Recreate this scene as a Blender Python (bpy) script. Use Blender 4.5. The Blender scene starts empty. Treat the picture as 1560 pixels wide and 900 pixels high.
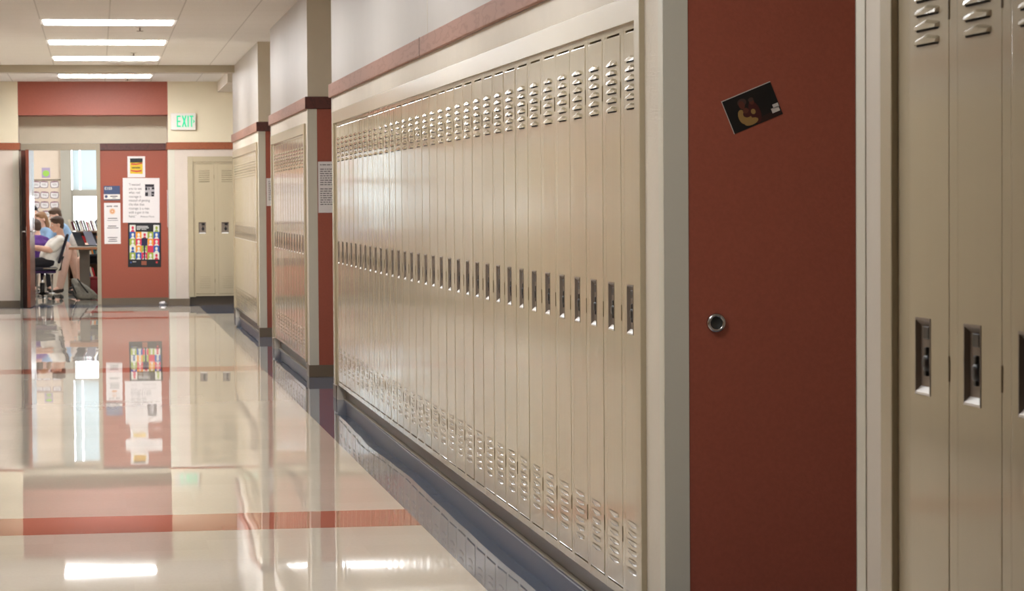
import bpy, bmesh, math, random
from mathutils import Vector, Matrix
random.seed(7)
scn = bpy.context.scene
COL = scn.collection
PI = math.pi

# ------------------------------------------------------------------ camera
F_PX, YAW, PITCH, ROLL, EYE = 4060.0, 0.154286, -0.035072, -0.0065712, 1.3587
fwd = Vector((math.sin(YAW)*math.cos(PITCH), math.cos(YAW)*math.cos(PITCH), math.sin(PITCH)))
rt0 = Vector((math.cos(YAW), -math.sin(YAW), 0)); up0 = rt0.cross(fwd)
RT = math.cos(ROLL)*rt0 + math.sin(ROLL)*up0
UP = -math.sin(ROLL)*rt0 + math.cos(ROLL)*up0
cam_d = bpy.data.cameras.new('camera'); cam = bpy.data.objects.new('camera', cam_d); COL.objects.link(cam)
M = Matrix((RT, UP, -fwd)).transposed().to_4x4(); M.translation = Vector((0, 0, EYE)); cam.matrix_world = M
cam_d.sensor_width = 36; cam_d.sensor_fit = 'HORIZONTAL'; cam_d.lens = F_PX/1560*36
cam_d.dof.use_dof = True; cam_d.dof.focus_distance = 11.0; cam_d.dof.aperture_fstop = 14
cam_d.clip_start = 0.1; cam_d.clip_end = 200
scn.camera = cam

def at(px, py, Y):
    """the point of the plane y = Y that is seen at a pixel of the photograph"""
    d = RT*((px-780)/F_PX) + UP*((450-py)/F_PX) + fwd
    return Vector((0, 0, EYE)) + d*(Y/d.y)

# ------------------------------------------------------------------ materials
def s2l(c):
    return tuple(((v/255)/12.92 if v/255 <= .04045 else ((v/255+.055)/1.055)**2.4) for v in c)
MATS = {}
def mat(name, rgb, rough=.5, metal=0, spec=.5, noise=0, nscale=30, bump=0, bscale=80, coat=0, emit=0, trans=0, stretch=None):
    """rgb in 0-255 sRGB. noise: how far the colour wanders; bump: height in metres of the surface grain"""
    if name in MATS: return MATS[name]
    m = bpy.data.materials.new(name); m.use_nodes = True; nt = m.node_tree; b = nt.nodes['Principled BSDF']
    c = s2l(rgb); b.inputs['Base Color'].default_value = (*c, 1); b.inputs['Roughness'].default_value = rough
    b.inputs['Metallic'].default_value = metal; b.inputs['Specular IOR Level'].default_value = spec
    b.inputs['Coat Weight'].default_value = coat; b.inputs['Coat Roughness'].default_value = .08
    b.inputs['Transmission Weight'].default_value = trans
    if emit: b.inputs['Emission Color'].default_value = (*c, 1); b.inputs['Emission Strength'].default_value = emit
    if noise or bump:
        tc = nt.nodes.new('ShaderNodeTexCoord'); mp = nt.nodes.new('ShaderNodeMapping'); nt.links.new(tc.outputs['Object'], mp.inputs[0])
        if stretch: mp.inputs['Scale'].default_value = stretch
    if noise:
        n = nt.nodes.new('ShaderNodeTexNoise'); n.inputs['Scale'].default_value = nscale; n.inputs['Detail'].default_value = 4
        r = nt.nodes.new('ShaderNodeValToRGB')
        r.color_ramp.elements[0].position = .3; r.color_ramp.elements[1].position = .7
        r.color_ramp.elements[0].color = (*[v*(1-noise) for v in c], 1); r.color_ramp.elements[1].color = (*[min(1, v*(1+noise)) for v in c], 1)
        nt.links.new(mp.outputs[0], n.inputs['Vector']); nt.links.new(n.outputs[0], r.inputs[0]); nt.links.new(r.outputs[0], b.inputs['Base Color'])
    if bump:
        n = nt.nodes.new('ShaderNodeTexNoise'); n.inputs['Scale'].default_value = bscale; n.inputs['Detail'].default_value = 2
        bp = nt.nodes.new('ShaderNodeBump'); bp.inputs['Distance'].default_value = bump; bp.inputs['Strength'].default_value = 1
        nt.links.new(mp.outputs[0], n.inputs['Vector']); nt.links.new(n.outputs[0], bp.inputs['Height']); nt.links.new(bp.outputs[0], b.inputs['Normal'])
    MATS[name] = m
    return m

LOCK = mat('locker_paint', (188, 175, 148), .10, spec=.5, bump=.0009, bscale=7, stretch=(1.6, 1, .10))
LFRAME = mat('locker_frame_paint', (182, 169, 142), .25, spec=.6)
DARK = mat('dark_gap', (26, 22, 18), .8)
HINGE = mat('hinge_olive', (120, 104, 74), .4)
STEEL = mat('zinc_plate', (134, 122, 110), .45, metal=.3)
LIPGLINT = mat('zinc_lip_glint', (240, 238, 234), .3, metal=.3)  # whitened zinc: highlight on the handle cup's lower lip put into the colour
BLACK = mat('black_plastic', (18, 18, 20), .35)
WALL = mat('wall_cream', (212, 203, 188), .55, noise=.03, nscale=4, bump=.0006, bscale=60)
WALLUP = mat('wall_upper_cream', (178, 172, 164), .45, spec=.25, noise=.02, nscale=3)
WALLPINK = mat('wall_pale_rose', (208, 195, 182), .5, noise=.03, nscale=5)
GUARD = mat('corner_guard_vinyl', (206, 202, 186), .4)
RED = mat('brick_red_paint', (158, 82, 62), .45, noise=.06, nscale=90, bump=.0005, bscale=140)
BASE = mat('brown_cove_base', (112, 98, 80), .4)
TOE = mat('toe_kick_brown', (92, 80, 66), .35)
TOELIP = mat('cove_lip', (150, 138, 120), .3)
FRAMEM = mat('door_frame_putty', (170, 158, 136), .4)
WALLEND = mat('wall_upper_buff', (228, 217, 190), .55, noise=.02, nscale=4)
PUTTY = mat('wall_putty', (206, 196, 174), .55, noise=.03, nscale=5)
WHITE = mat('white_paper', (232, 228, 226), .6)
INK = mat('grey_ink', (96, 92, 96), .7)
INKD = mat('dark_ink', (42, 40, 46), .7)
WHITEP = mat('white_plastic', (232, 226, 220), .35)
GLASS = None

def wood(name, rgb, dark, rough=.3, coat=.3, scale=(14, 2.2, 14)):
    if name in MATS: return MATS[name]
    m = bpy.data.materials.new(name); m.use_nodes = True; nt = m.node_tree; b = nt.nodes['Principled BSDF']
    tc = nt.nodes.new('ShaderNodeTexCoord'); mp = nt.nodes.new('ShaderNodeMapping'); mp.inputs['Scale'].default_value = scale
    n = nt.nodes.new('ShaderNodeTexNoise'); n.inputs['Scale'].default_value = 1; n.inputs['Detail'].default_value = 2
    w = nt.nodes.new('ShaderNodeMath'); w.operation = 'MULTIPLY'; w.inputs[1].default_value = 9
    fr = nt.nodes.new('ShaderNodeMath'); fr.operation = 'PINGPONG'; fr.inputs[1].default_value = 1
    r = nt.nodes.new('ShaderNodeValToRGB'); r.color_ramp.elements[0].color = (*s2l(dark), 1); r.color_ramp.elements[1].color = (*s2l(rgb), 1)
    r.color_ramp.elements[1].position = .35
    L = nt.links.new
    L(tc.outputs['Object'], mp.inputs[0]); L(mp.outputs[0], n.inputs['Vector']); L(n.outputs[0], w.inputs[0]); L(w.outputs[0], fr.inputs[0]); L(fr.outputs[0], r.inputs[0])
    L(r.outputs[0], b.inputs['Base Color']); b.inputs['Roughness'].default_value = rough; b.inputs['Coat Weight'].default_value = coat; b.inputs['Coat Roughness'].default_value = .25
    MATS[name] = m
    return m
OAK = wood('oak_rail', (150, 104, 84), (136, 90, 70), .55, 0)
OAKE = wood('oak_rail_end', (150, 82, 50), (138, 72, 44), .4, .1)
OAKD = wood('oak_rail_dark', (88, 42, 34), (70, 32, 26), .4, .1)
DOORWOOD = wood('red_oak_veneer', (112, 54, 36), (92, 42, 28), .25, .3, (30, 30, 1.5))
TABLEWOOD = wood('table_maple', (176, 120, 82), (160, 104, 70))

# floor -----------------------------------------------------------------
def floor_mat():
    m = bpy.data.materials.new('polished_tile_floor'); m.use_nodes = True; nt = m.node_tree; b = nt.nodes['Principled BSDF']; L = nt.links.new
    def math_(op, a, bb=None, c=None):
        n = nt.nodes.new('ShaderNodeMath'); n.operation = op
        for i, v in enumerate((a, bb, c)):
            if v is None: continue
            if isinstance(v, (int, float)): n.inputs[i].default_value = v
            else: L(v, n.inputs[i])
        return n.outputs[0]
    tc = nt.nodes.new('ShaderNodeTexCoord'); sp = nt.nodes.new('ShaderNodeSeparateXYZ'); L(tc.outputs['Object'], sp.inputs[0])
    X, Y = sp.outputs[0], sp.outputs[1]
    def between(v, a, c): return math_('MULTIPLY', math_('GREATER_THAN', v, a), math_('LESS_THAN', v, c))
    def mx(f, a, bb):
        n = nt.nodes.new('ShaderNodeMix'); n.data_type = 'RGBA'; L(f, n.inputs[0])
        for k, v in ((6, a), (7, bb)):
            if isinstance(v, tuple): n.inputs[k].default_value = (*v, 1)
            else: L(v, n.inputs[k])
        return n.outputs[2]
    # mottled vinyl tile: cream, brick red and slate, each tile a shade of its own
    cmb = nt.nodes.new('ShaderNodeCombineXYZ')
    L(math_('FLOOR', math_('DIVIDE', math_('SUBTRACT', X, 1.336), .3048)), cmb.inputs[0]); L(math_('FLOOR', math_('DIVIDE', math_('SUBTRACT', Y, 11.115), .3048)), cmb.inputs[1])
    wn = nt.nodes.new('ShaderNodeTexWhiteNoise'); wn.noise_dimensions = '3D'; L(cmb.outputs[0], wn.inputs[0])
    no = nt.nodes.new('ShaderNodeTexNoise'); no.inputs['Scale'].default_value = 60; no.inputs['Detail'].default_value = 5; L(tc.outputs['Object'], no.inputs['Vector'])
    var = math_('ADD', math_('MULTIPLY', wn.outputs[0], .05), math_('MULTIPLY', no.outputs[0], .12))
    vv = math_('ADD', var, .90)
    cream, red, slate = s2l((220, 211, 199)), s2l((192, 120, 102)), s2l((96, 108, 130))
    slate_m = math_('MAXIMUM', math_('GREATER_THAN', X, 1.336), math_('MULTIPLY', math_('GREATER_THAN', Y, 35.62), math_('LESS_THAN', Y, 36.75)))
    red_m = math_('MAXIMUM', math_('MAXIMUM', between(Y, 11.115, 11.72), between(Y, 21.77, 22.38)), between(Y, 32.0, 32.45))
    red_m = math_('MAXIMUM', red_m, math_('MULTIPLY', between(Y, 33.85, 34.4), between(X, -.16, .45)))
    grey_m = math_('GREATER_THAN', Y, 36.75)
    c = mx(red_m, cream, red); c = mx(slate_m, c, slate); c = mx(grey_m, c, s2l((176, 172, 162)))
    vm = nt.nodes.new('ShaderNodeVectorMath'); vm.operation = 'SCALE'; L(c, vm.inputs[0]); L(vv, vm.inputs['Scale'])
    L(vm.outputs[0], b.inputs['Base Color'])
    b.inputs['Roughness'].default_value = .022; b.inputs['Specular IOR Level'].default_value = .55
    # the slab is not dead flat: long waves, and a slope down the corridor beyond the first stripe
    mr = nt.nodes.new('ShaderNodeMapRange'); mr.inputs[1].default_value = 6; mr.inputs[2].default_value = 26; L(Y, mr.inputs[0])
    cr = nt.nodes.new('ShaderNodeValToRGB'); cr.color_ramp.interpolation = 'EASE'; els = cr.color_ramp.elements
    knots = [(6.5, 0), (8.6, -.004), (10.2, -.0074), (11.4, -.003), (13.1, .0035), (14.7, -.0068), (16.6, .0025), (20.5, .002), (25, 0)]
    while len(els) < len(knots): els.new(.5)
    for e_, (yy, sl) in zip(els, knots): e_.position = (yy-6)/20; v_ = (sl+.01)/.02; e_.color = (v_, v_, v_, 1)
    L(mr.outputs[0], cr.inputs[0])
    slope = math_('MULTIPLY', math_('SUBTRACT', cr.outputs[0], .5), -.02)
    def wave(a, kx, ky, ph): return math_('MULTIPLY', math_('SINE', math_('ADD', math_('MULTIPLY', X, kx), math_('MULTIPLY_ADD', Y, ky, ph))), a)
    sx = math_('ADD', math_('ADD', wave(.0005, 1.3, 4.6, .4), wave(.0004, 2.9, 9.7, 1.9)), wave(.00025, -3.7, 2.1, .7))
    sy = math_('ADD', math_('ADD', wave(.0007, 1.9, 5.3, 2.2), wave(.0004, -2.7, 8.3, .3)), slope)
    cn = nt.nodes.new('ShaderNodeCombineXYZ'); cn.inputs[2].default_value = 1; L(sx, cn.inputs[0]); L(sy, cn.inputs[1])
    nn = nt.nodes.new('ShaderNodeVectorMath'); nn.operation = 'NORMALIZE'; L(cn.outputs[0], nn.inputs[0]); L(nn.outputs[0], b.inputs['Normal'])
    return m

def ceil_mat():
    m = bpy.data.materials.new('ceiling_tile'); m.use_nodes = True; nt = m.node_tree; b = nt.nodes['Principled BSDF']; L = nt.links.new
    tc = nt.nodes.new('ShaderNodeTexCoord'); sp = nt.nodes.new('ShaderNodeSeparateXYZ'); L(tc.outputs['Object'], sp.inputs[0])
    def math_(op, a, bb=None):
        n = nt.nodes.new('ShaderNodeMath'); n.operation = op
        for i, v in enumerate((a, bb)):
            if v is None: continue
            if isinstance(v, (int, float)): n.inputs[i].default_value = v
            else: L(v, n.inputs[i])
        return n.outputs[0]
    def line(v, o, p, w):
        return math_('LESS_THAN', math_('ABSOLUTE', math_('SUBTRACT', math_('PINGPONG', math_('SUBTRACT', v, o), p/2), 0)), w/2)
    g = math_('MAXIMUM', line(sp.outputs[0], .128, .605, .013), line(sp.outputs[1], 24.0, .6096, .008))
    no = nt.nodes.new('ShaderNodeTexNoise'); no.inputs['Scale'].default_value = 120; no.inputs['Detail'].default_value = 4; L(tc.outputs['Object'], no.inputs['Vector'])
    r = nt.nodes.new('ShaderNodeValToRGB'); r.color_ramp.elements[0].color = (*s2l((216, 213, 206)), 1); r.color_ramp.elements[1].color = (*s2l((238, 235, 228)), 1)
    r.color_ramp.elements[0].position = .35; r.color_ramp.elements[1].position = .65; L(no.outputs[0], r.inputs[0])
    mx = nt.nodes.new('ShaderNodeMix'); mx.data_type = 'RGBA'; L(g, mx.inputs[0]); L(r.outputs[0], mx.inputs[6]); mx.inputs[7].default_value = (*s2l((200, 196, 188)), 1)
    L(mx.outputs[2], b.inputs['Base Color']); b.inputs['Roughness'].default_value = .8
    return m

# ------------------------------------------------------------------ mesh helpers
class MB:
    def __init__(s): s.bm = bmesh.new(); s.mats = []
    def mi(s, m):
        if m not in s.mats: s.mats.append(m)
        return s.mats.index(m)
    def faces(s, vs, fs, m, smooth=False):
        v = [s.bm.verts.new(p) for p in vs]; k = s.mi(m); out = []
        for f in fs:
            fc = s.bm.faces.new([v[i] for i in f]); fc.material_index = k; fc.smooth = smooth; out.append(fc)
        return out
    def box(s, x0, x1, y0, y1, z0, z1, m, bev=0, mtx=None):
        vs = [Vector((x, y, z)) for z in (z0, z1) for y in (y0, y1) for x in (x0, x1)]
        if mtx: vs = [mtx @ v for v in vs]
        f = s.faces(vs, [(0, 2, 3, 1), (4, 5, 7, 6), (0, 1, 5, 4), (2, 6, 7, 3), (0, 4, 6, 2), (1, 3, 7, 5)], m)
        if bev:
            es = {e for fc in f for e in fc.edges}
            r = bmesh.ops.bevel(s.bm, geom=list(es), offset=bev, segments=2, affect='EDGES', profile=.5)
            for fc in r['faces']: fc.material_index = s.mi(m)
        return s
    def tube(s, pts, rad, m, n=10, cap=True):
        """a tube along pts; rad: one radius or one per point"""
        pts = [Vector(p) for p in pts]; rad = rad if isinstance(rad, (list, tuple)) else [rad]*len(pts)
        rings = []; k = s.mi(m); ref = None
        for i, p in enumerate(pts):
            t = (pts[min(i+1, len(pts)-1)] - pts[max(i-1, 0)]).normalized()
            if ref is None or abs(t.dot(ref)) > .95: ref = Vector((0, 0, 1)) if abs(t.z) < .9 else Vector((1, 0, 0))
            a = t.cross(ref).normalized(); b = t.cross(a).normalized()
            rings.append([s.bm.verts.new(p + (a*math.cos(q) + b*math.sin(q))*rad[i]) for q in [2*PI*j/n for j in range(n)]])
        for A, B in zip(rings, rings[1:]):
            for j in range(n):
                f = s.bm.faces.new((A[j], A[(j+1) % n], B[(j+1) % n], B[j])); f.smooth = True; f.material_index = k
        if cap:
            for R in (rings[0], rings[-1]):
                f = s.bm.faces.new(R); f.material_index = k
        return s
    def lathe(s, prof, m, n=24, mtx=None, smooth=True):
        """prof: [(radius, height)] turned about local z"""
        k = s.mi(m); rings = []
        for r, z in prof:
            ring = []
            for j in range(n):
                v = Vector((r*math.cos(2*PI*j/n), r*math.sin(2*PI*j/n), z))
                ring.append(s.bm.verts.new(mtx @ v if mtx else v))
            rings.append(ring)
        for A, B in zip(rings, rings[1:]):
            for j in range(n):
                f = s.bm.faces.new((A[j], A[(j+1) % n], B[(j+1) % n], B[j])); f.smooth = smooth; f.material_index = k
        for R in (rings[0], rings[-1]):
            f = s.bm.faces.new(R); f.material_index = k
        return s
    def ball(s, c, r, m, sq=(1, 1, 1), n=16, mtx=None):
        res = bmesh.ops.create_uvsphere(s.bm, u_segments=n, v_segments=max(6, n//2), radius=1)
        k = s.mi(m); c = Vector(c)
        for v in res['verts']:
            p = Vector((v.co.x*sq[0]*r, v.co.y*sq[1]*r, v.co.z*sq[2]*r)); v.co = c + (mtx @ p if mtx else p)
        for f in {f for v in res['verts'] for f in v.link_faces}: f.smooth = True; f.material_index = k
        return s
    def build(s, name, parent=None, loc=None, recalc=True):
        if recalc: bmesh.ops.recalc_face_normals(s.bm, faces=s.bm.faces[:])
        me = bpy.data.meshes.new(name); s.bm.to_mesh(me); s.bm.free()
        for m in s.mats: me.materials.append(m)
        o = bpy.data.objects.new(name, me); COL.objects.link(o)
        if parent: o.parent = parent
        if loc is not None: o.location = loc
        return o

def tag(o, label=None, cat=None, group=None, kind=None):
    if label: o['label'] = label
    if cat: o['category'] = cat
    if group: o['group'] = group
    if kind: o['kind'] = kind
    return o
def thing(name, label, cat, loc=(0, 0, 0), rz=0, group=None):
    o = bpy.data.objects.new(name, None); COL.objects.link(o); o.empty_display_size = .1
    o.location = loc; o.rotation_euler = (0, 0, rz)
    return tag(o, label, cat, group)
def struct(mb, name, label, cat): return tag(mb.build(name), label, cat, kind='structure')
def copy_tree(o, parent=None):
    c = o.copy(); COL.objects.link(c); c.parent = parent
    for ch in [x for x in COL.objects if x.parent == o]: copy_tree(ch, c)
    return c
def text(name, s, size, m, parent, loc, rot=(PI/2, 0, 0), align='LEFT', spacing=1.0, ext=.0004, bold=0, xs=1.0):
    cu = bpy.data.curves.new(name, 'FONT'); cu.body = s; cu.size = size; cu.align_x = align; cu.extrude = ext; cu.space_line = spacing; cu.offset = bold
    cu.resolution_u = 3
    cu.materials.append(m); o = bpy.data.objects.new(name, cu); COL.objects.link(o); o.parent = parent; bpy.context.view_layer.update()
    me = bpy.data.meshes.new_from_object(o.evaluated_get(bpy.context.evaluated_depsgraph_get())); bpy.data.objects.remove(o); bpy.data.curves.remove(cu)
    if not me.materials: me.materials.append(m)
    o = bpy.data.objects.new(name, me); COL.objects.link(o); o.parent = parent
    o.location = loc; o.rotation_euler = rot; o.scale = (xs, 1, 1)
    return o
ORD = ['zeroth', 'first', 'second', 'third', 'fourth', 'fifth', 'sixth', 'seventh', 'eighth', 'ninth', 'tenth', 'eleventh', 'twelfth', 'thirteenth', 'fourteenth', 'fifteenth',
       'sixteenth', 'seventeenth', 'eighteenth', 'nineteenth', 'twentieth'] + ['twenty-' + w for w in ('first', 'second', 'third', 'fourth', 'fifth', 'sixth', 'seventh', 'eighth', 'ninth')] + \
      ['thirtieth'] + ['thirty-' + w for w in ('first', 'second', 'third', 'fourth', 'fifth')]

# ------------------------------------------------------------------ the setting
XW = 1.632            # face of the wall that carries the lockers
CEIL = 3.0
YB, YR, YC = 36.06, 36.6, 44.0   # end wall, its recess, window wall of the classroom
RLO, RHI = 2.093, 2.188          # oak rail

fl = MB().box(-4, 5, -3, YC+.2, -.12, 0, floor_mat()); struct(fl, 'floor', 'glossy cream tile floor with red cross stripes and slate edge band', 'floor')
cl = MB().box(-1.6, 5, -3, YB+.1, CEIL, CEIL+.1, ceil_mat()); struct(cl, 'ceiling', 'suspended ceiling of pale grey tiles over the corridor', 'ceiling')
struct(MB().box(-1.6, 3.3, 31.8, 32.1, 2.915, CEIL, FRAMEM), 'trim_1', 'shallow beige beam crossing the ceiling before the end wall', 'ceiling beam')
struct(MB().box(1.62, 3.3, 33.2, YB, 2.86, CEIL, WALL), 'trim_2', 'boxed beige bulkhead under the ceiling beside the end wall', 'bulkhead')

def bay(n, Y0, Y1, f0, f1, where, fill):
    """a stretch of wall between two recesses, Y0..Y1, with a locker opening f0..f1 (inner edges of its metal frame)"""
    w = MB()
    w.box(XW, 3.2, Y0, f0-.075, 0, RLO, WALL); w.box(XW, 3.2, f1, Y1, 0, RLO, WALL)
    w.box(XW, 1.99, f0-.075, f1, 1.936, RLO, WALL)
    w.box(XW, 3.2, Y0, Y1, RLO, CEIL, WALLUP)
    w.box(1.975, 1.99, f0-.075, f1, 0, 1.936, WALL)
    struct(w, 'wall_right_%d' % n, 'cream wall over and beside the lockers %s' % where, 'wall')
    t = MB()
    t.box(1.615, XW+.01, f0-.08, f0, .107, 1.987, LFRAME, .003); t.box(1.615, XW+.01, f1, f1+.08, .107, 1.987, LFRAME, .003)
    t.box(1.6155, XW+.01, f0-.001, f1+.001, 1.907, 1.9865, LFRAME)
    for a, c in fill: t.box(1.6295, XW+.02, a, c, .107, 1.93, LFRAME)
    struct(t, 'trim_%d' % (n+10), 'beige metal surround framing the lockers %s' % where, 'locker surround')
    b = MB().box(1.688, 1.7, f0-.05, f1+.05, 0, .107, TOE)
    b.box(1.672, 1.688, f0-.05, f1+.05, 0, .010, TOELIP, .003)
    struct(b, 'baseboard_toe_%d' % n, 'dark recessed toe board under the lockers %s' % where, 'baseboard')
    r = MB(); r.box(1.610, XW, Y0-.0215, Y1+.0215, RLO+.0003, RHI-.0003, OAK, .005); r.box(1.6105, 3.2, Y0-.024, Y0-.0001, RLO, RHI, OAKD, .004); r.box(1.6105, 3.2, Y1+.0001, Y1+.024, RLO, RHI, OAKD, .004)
    struct(r, 'trim_%d' % (n+20), 'oak rail running along the wall above the lockers %s' % where, 'wood rail')
    k = MB()
    for a, c in ((Y0, f0-.05), (f1+.05, Y1)): k.box(1.624, XW, a, c, 0, .095, BASE, .002)
    k.box(1.624, 3.2, Y0-.008, Y0, 0, .095, BASE, .002); k.box(1.624, 3.2, Y1, Y1+.008, 0, .095, BASE, .002)
    struct(k, 'baseboard_right_%d' % n, 'brown cove base along the foot of the wall %s' % where, 'baseboard')
    p = MB(); p.box(1.700, 3.2, Y0-.004, Y0, .095, RLO, RED)
    struct(p, 'wall_return_%d' % n, 'brick red return wall at the near end of the wall %s' % where, 'wall')
    u = MB(); u.box(XW, 3.2, Y0-.004, Y0, RHI, CEIL, PUTTY)
    struct(u, 'wall_return_upper_%d' % n, 'putty coloured upper return wall over the oak rail %s' % where, 'wall')
    g = MB()
    g.box(1.6295, XW, Y0-.0055, Y0+.066, .095, RLO, GUARD, .001); g.box(1.6295, 1.703, Y0-.0065, Y0, .095, RLO, GUARD, .001)
    tag(g.build('corner_guard'), 'pale corner guard wrapping the near wall corner %s' % where, 'corner guard', 'wall corner guards')
    g = MB()
    g.box(1.6295, XW, Y1-.066, Y1+.0055, .095, RLO, GUARD, .001); g.box(1.6295, 1.703, Y1, Y1+.0065, .095, RLO, GUARD, .001)
    tag(g.build('corner_guard'), 'pale corner guard wrapping the far wall corner %s' % where, 'corner guard', 'wall corner guards')

BAYS = [(0, -2.6, 5.604, 3.66, 5.30, 'closest to the camera', [(5.2225, 5.302)]), (1, 7.60, 18.63, 7.95, 18.36, 'in the long middle row', [(18.242, 18.362)]),
        (2, 20.79, 25.23, 21.07, 24.98, 'in the second row down the hall', [(21.068, 21.128), (24.79, 24.982)]), (3, 27.19, 32.27, 27.43, 32.04, 'in the last row before the end wall', [(27.426, 27.4345), (32.0075, 32.042)])]
for bdef in BAYS: bay(*bdef)
# vertical butt joint in the oak rail and in the upper wall of the long row
struct(MB().box(1.6092, 1.6105, 13.325, 13.335, RLO, RHI, DARK), 'trim_31', 'dark butt joint in the oak rail over the long locker row', 'joint')
struct(MB().box(1.6312, 1.6325, 13.16, 13.168, RHI, CEIL, PUTTY), 'trim_32', 'thin vertical joint in the upper wall over the long row', 'joint')
w = MB().box(3.2, 3.3, -3, 37, 0, CEIL, WALL); struct(w, 'wall_alcove', 'cream wall at the back of the door alcoves', 'wall')
w = MB().box(-1.6, -1.40, -3, YB, 0, CEIL, WALLUP)
for a, c in ((-1, 4.5), (6.5, 17.5), (19.7, 24.1), (26.1, 31.2)): w.box(-1.40, -1.385, a, c, .1, 1.95, LFRAME)
for a, c in ((4.7, 6.3), (17.8, 19.5), (24.3, 25.9)): w.box(-1.40, -1.388, a, c, .1, RLO, RED)
w.box(-1.40, -1.375, -3, YB, RLO, RHI, OAK); w.box(-1.40, -1.39, -3, YB, 0, .095, BASE)
struct(w, 'wall_left', 'cream corridor wall opposite the lockers with oak rail', 'wall')
struct(MB().box(-1.6, 3.3, -3.1, -3, 0, CEIL, WALL), 'wall_near', 'cream wall closing the corridor behind the camera', 'wall')

# end wall ---------------------------------------------------------------
XL, XR = -1.02, .955       # sides of the door recess
w = MB()
w.box(-1.6, XL, YB, YR, 0, 2.555, WALLPINK); w.box(XR, 1.215, YB, YR+.1, 0, 2.555, WALLPINK)
w.box(1.215, 3.2, YB, YR, 1.98, 2.555, WALLPINK); w.box(2.5, 3.2, YB, YR, 0, 1.98, WALLPINK); w.box(1.2, 2.5, YB+.36, YR, 0, 1.98, WALLPINK)
w.box(-1.6, XL, YB-.001, YB, RHI, CEIL, WALLEND); w.box(XR, 3.2, YB-.001, YB, RHI, CEIL, WALLEND)
w.box(-1.6, XL, YB, YR, 2.555, CEIL, WALL); w.box(XR, 3.2, YB, YR, 2.555, CEIL, WALL)
struct(w, 'wall_end', 'pale wall at the end of the corridor around the door recess', 'wall')
struct(MB().box(XL, XR, YB, YR+.1, 2.555, CEIL, RED), 'wall_header', 'brick red header over the recessed classroom door', 'wall')
w = MB(); w.box(XL, XR, YR, YR+.1, RHI+.0, 2.555, PUTTY); w.box(XL, -.98, YR, YR+.1, 0, RHI, PUTTY)
struct(w, 'wall_recess', 'putty wall over the classroom door inside the recess', 'wall')
struct(MB().box(.05, XR, YR, YR+.1, 0, RHI, RED), 'wall_panel', 'brick red wall beside the classroom door hung with notices', 'wall')
r = MB()
r.box(-1.6, XL+.02, YB-.022, YB, RLO, RHI, OAKE, .004); r.box(XR-.02, 3.2, YB-.022, YB, RLO, RHI, OAKE, .004)
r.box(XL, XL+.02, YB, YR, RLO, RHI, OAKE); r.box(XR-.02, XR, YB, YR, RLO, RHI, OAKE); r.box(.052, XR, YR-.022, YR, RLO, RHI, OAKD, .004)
struct(r, 'trim_end', 'oak rail along the end wall over lockers and recess', 'wood rail')
k = MB()
k.box(-1.6, XL, YB-.008, YB, 0, .09, BASE); k.box(XR, 1.225, YB-.008, YB, 0, .09, BASE); k.box(.055, XR, YR-.008, YR, 0, .09, BASE); k.box(XR-.008, XR, YB, YR, 0, .09, BASE)
struct(k, 'baseboard_end', 'brown cove base at the foot of the end wall', 'baseboard')
for lab, a, c, d in (('beside the open classroom door', XL-.075, XL, XL), ('between red notice wall and lockers', XR, XR+.085, XR)):
    g = MB(); g.box(a, c, YB-.005, YB, .09, RLO, GUARD, .001)
    s_ = 1 if d == XL else -1
    g.box(min(d, d+s_*.004), max(d, d+s_*.004), YB-.005, YB+.075, .09, RLO, GUARD)
    tag(g.build('corner_guard'), 'pale vinyl corner guard on the end wall ' + lab, 'corner guard', 'wall corner guards')
# frame of the end-wall lockers
t = MB(); t.box(1.21, 1.285, YB-.016, YB+.01, .107, 1.997, LFRAME, .003); t.box(1.284, 2.5, YB-.0155, YB+.01, 1.925, 1.9965, LFRAME)
t.box(1.284, 1.3068, YB-.003, YB+.02, .107, 1.94, LFRAME)
struct(t, 'trim_endlockers', 'beige metal surround framing the lockers on the end wall', 'locker surround')
struct(MB().box(1.23, 2.5, YB+.06, YB+.07, 0, .12, TOE), 'baseboard_endlockers', 'dark recessed toe board under the end wall lockers', 'baseboard')

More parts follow.
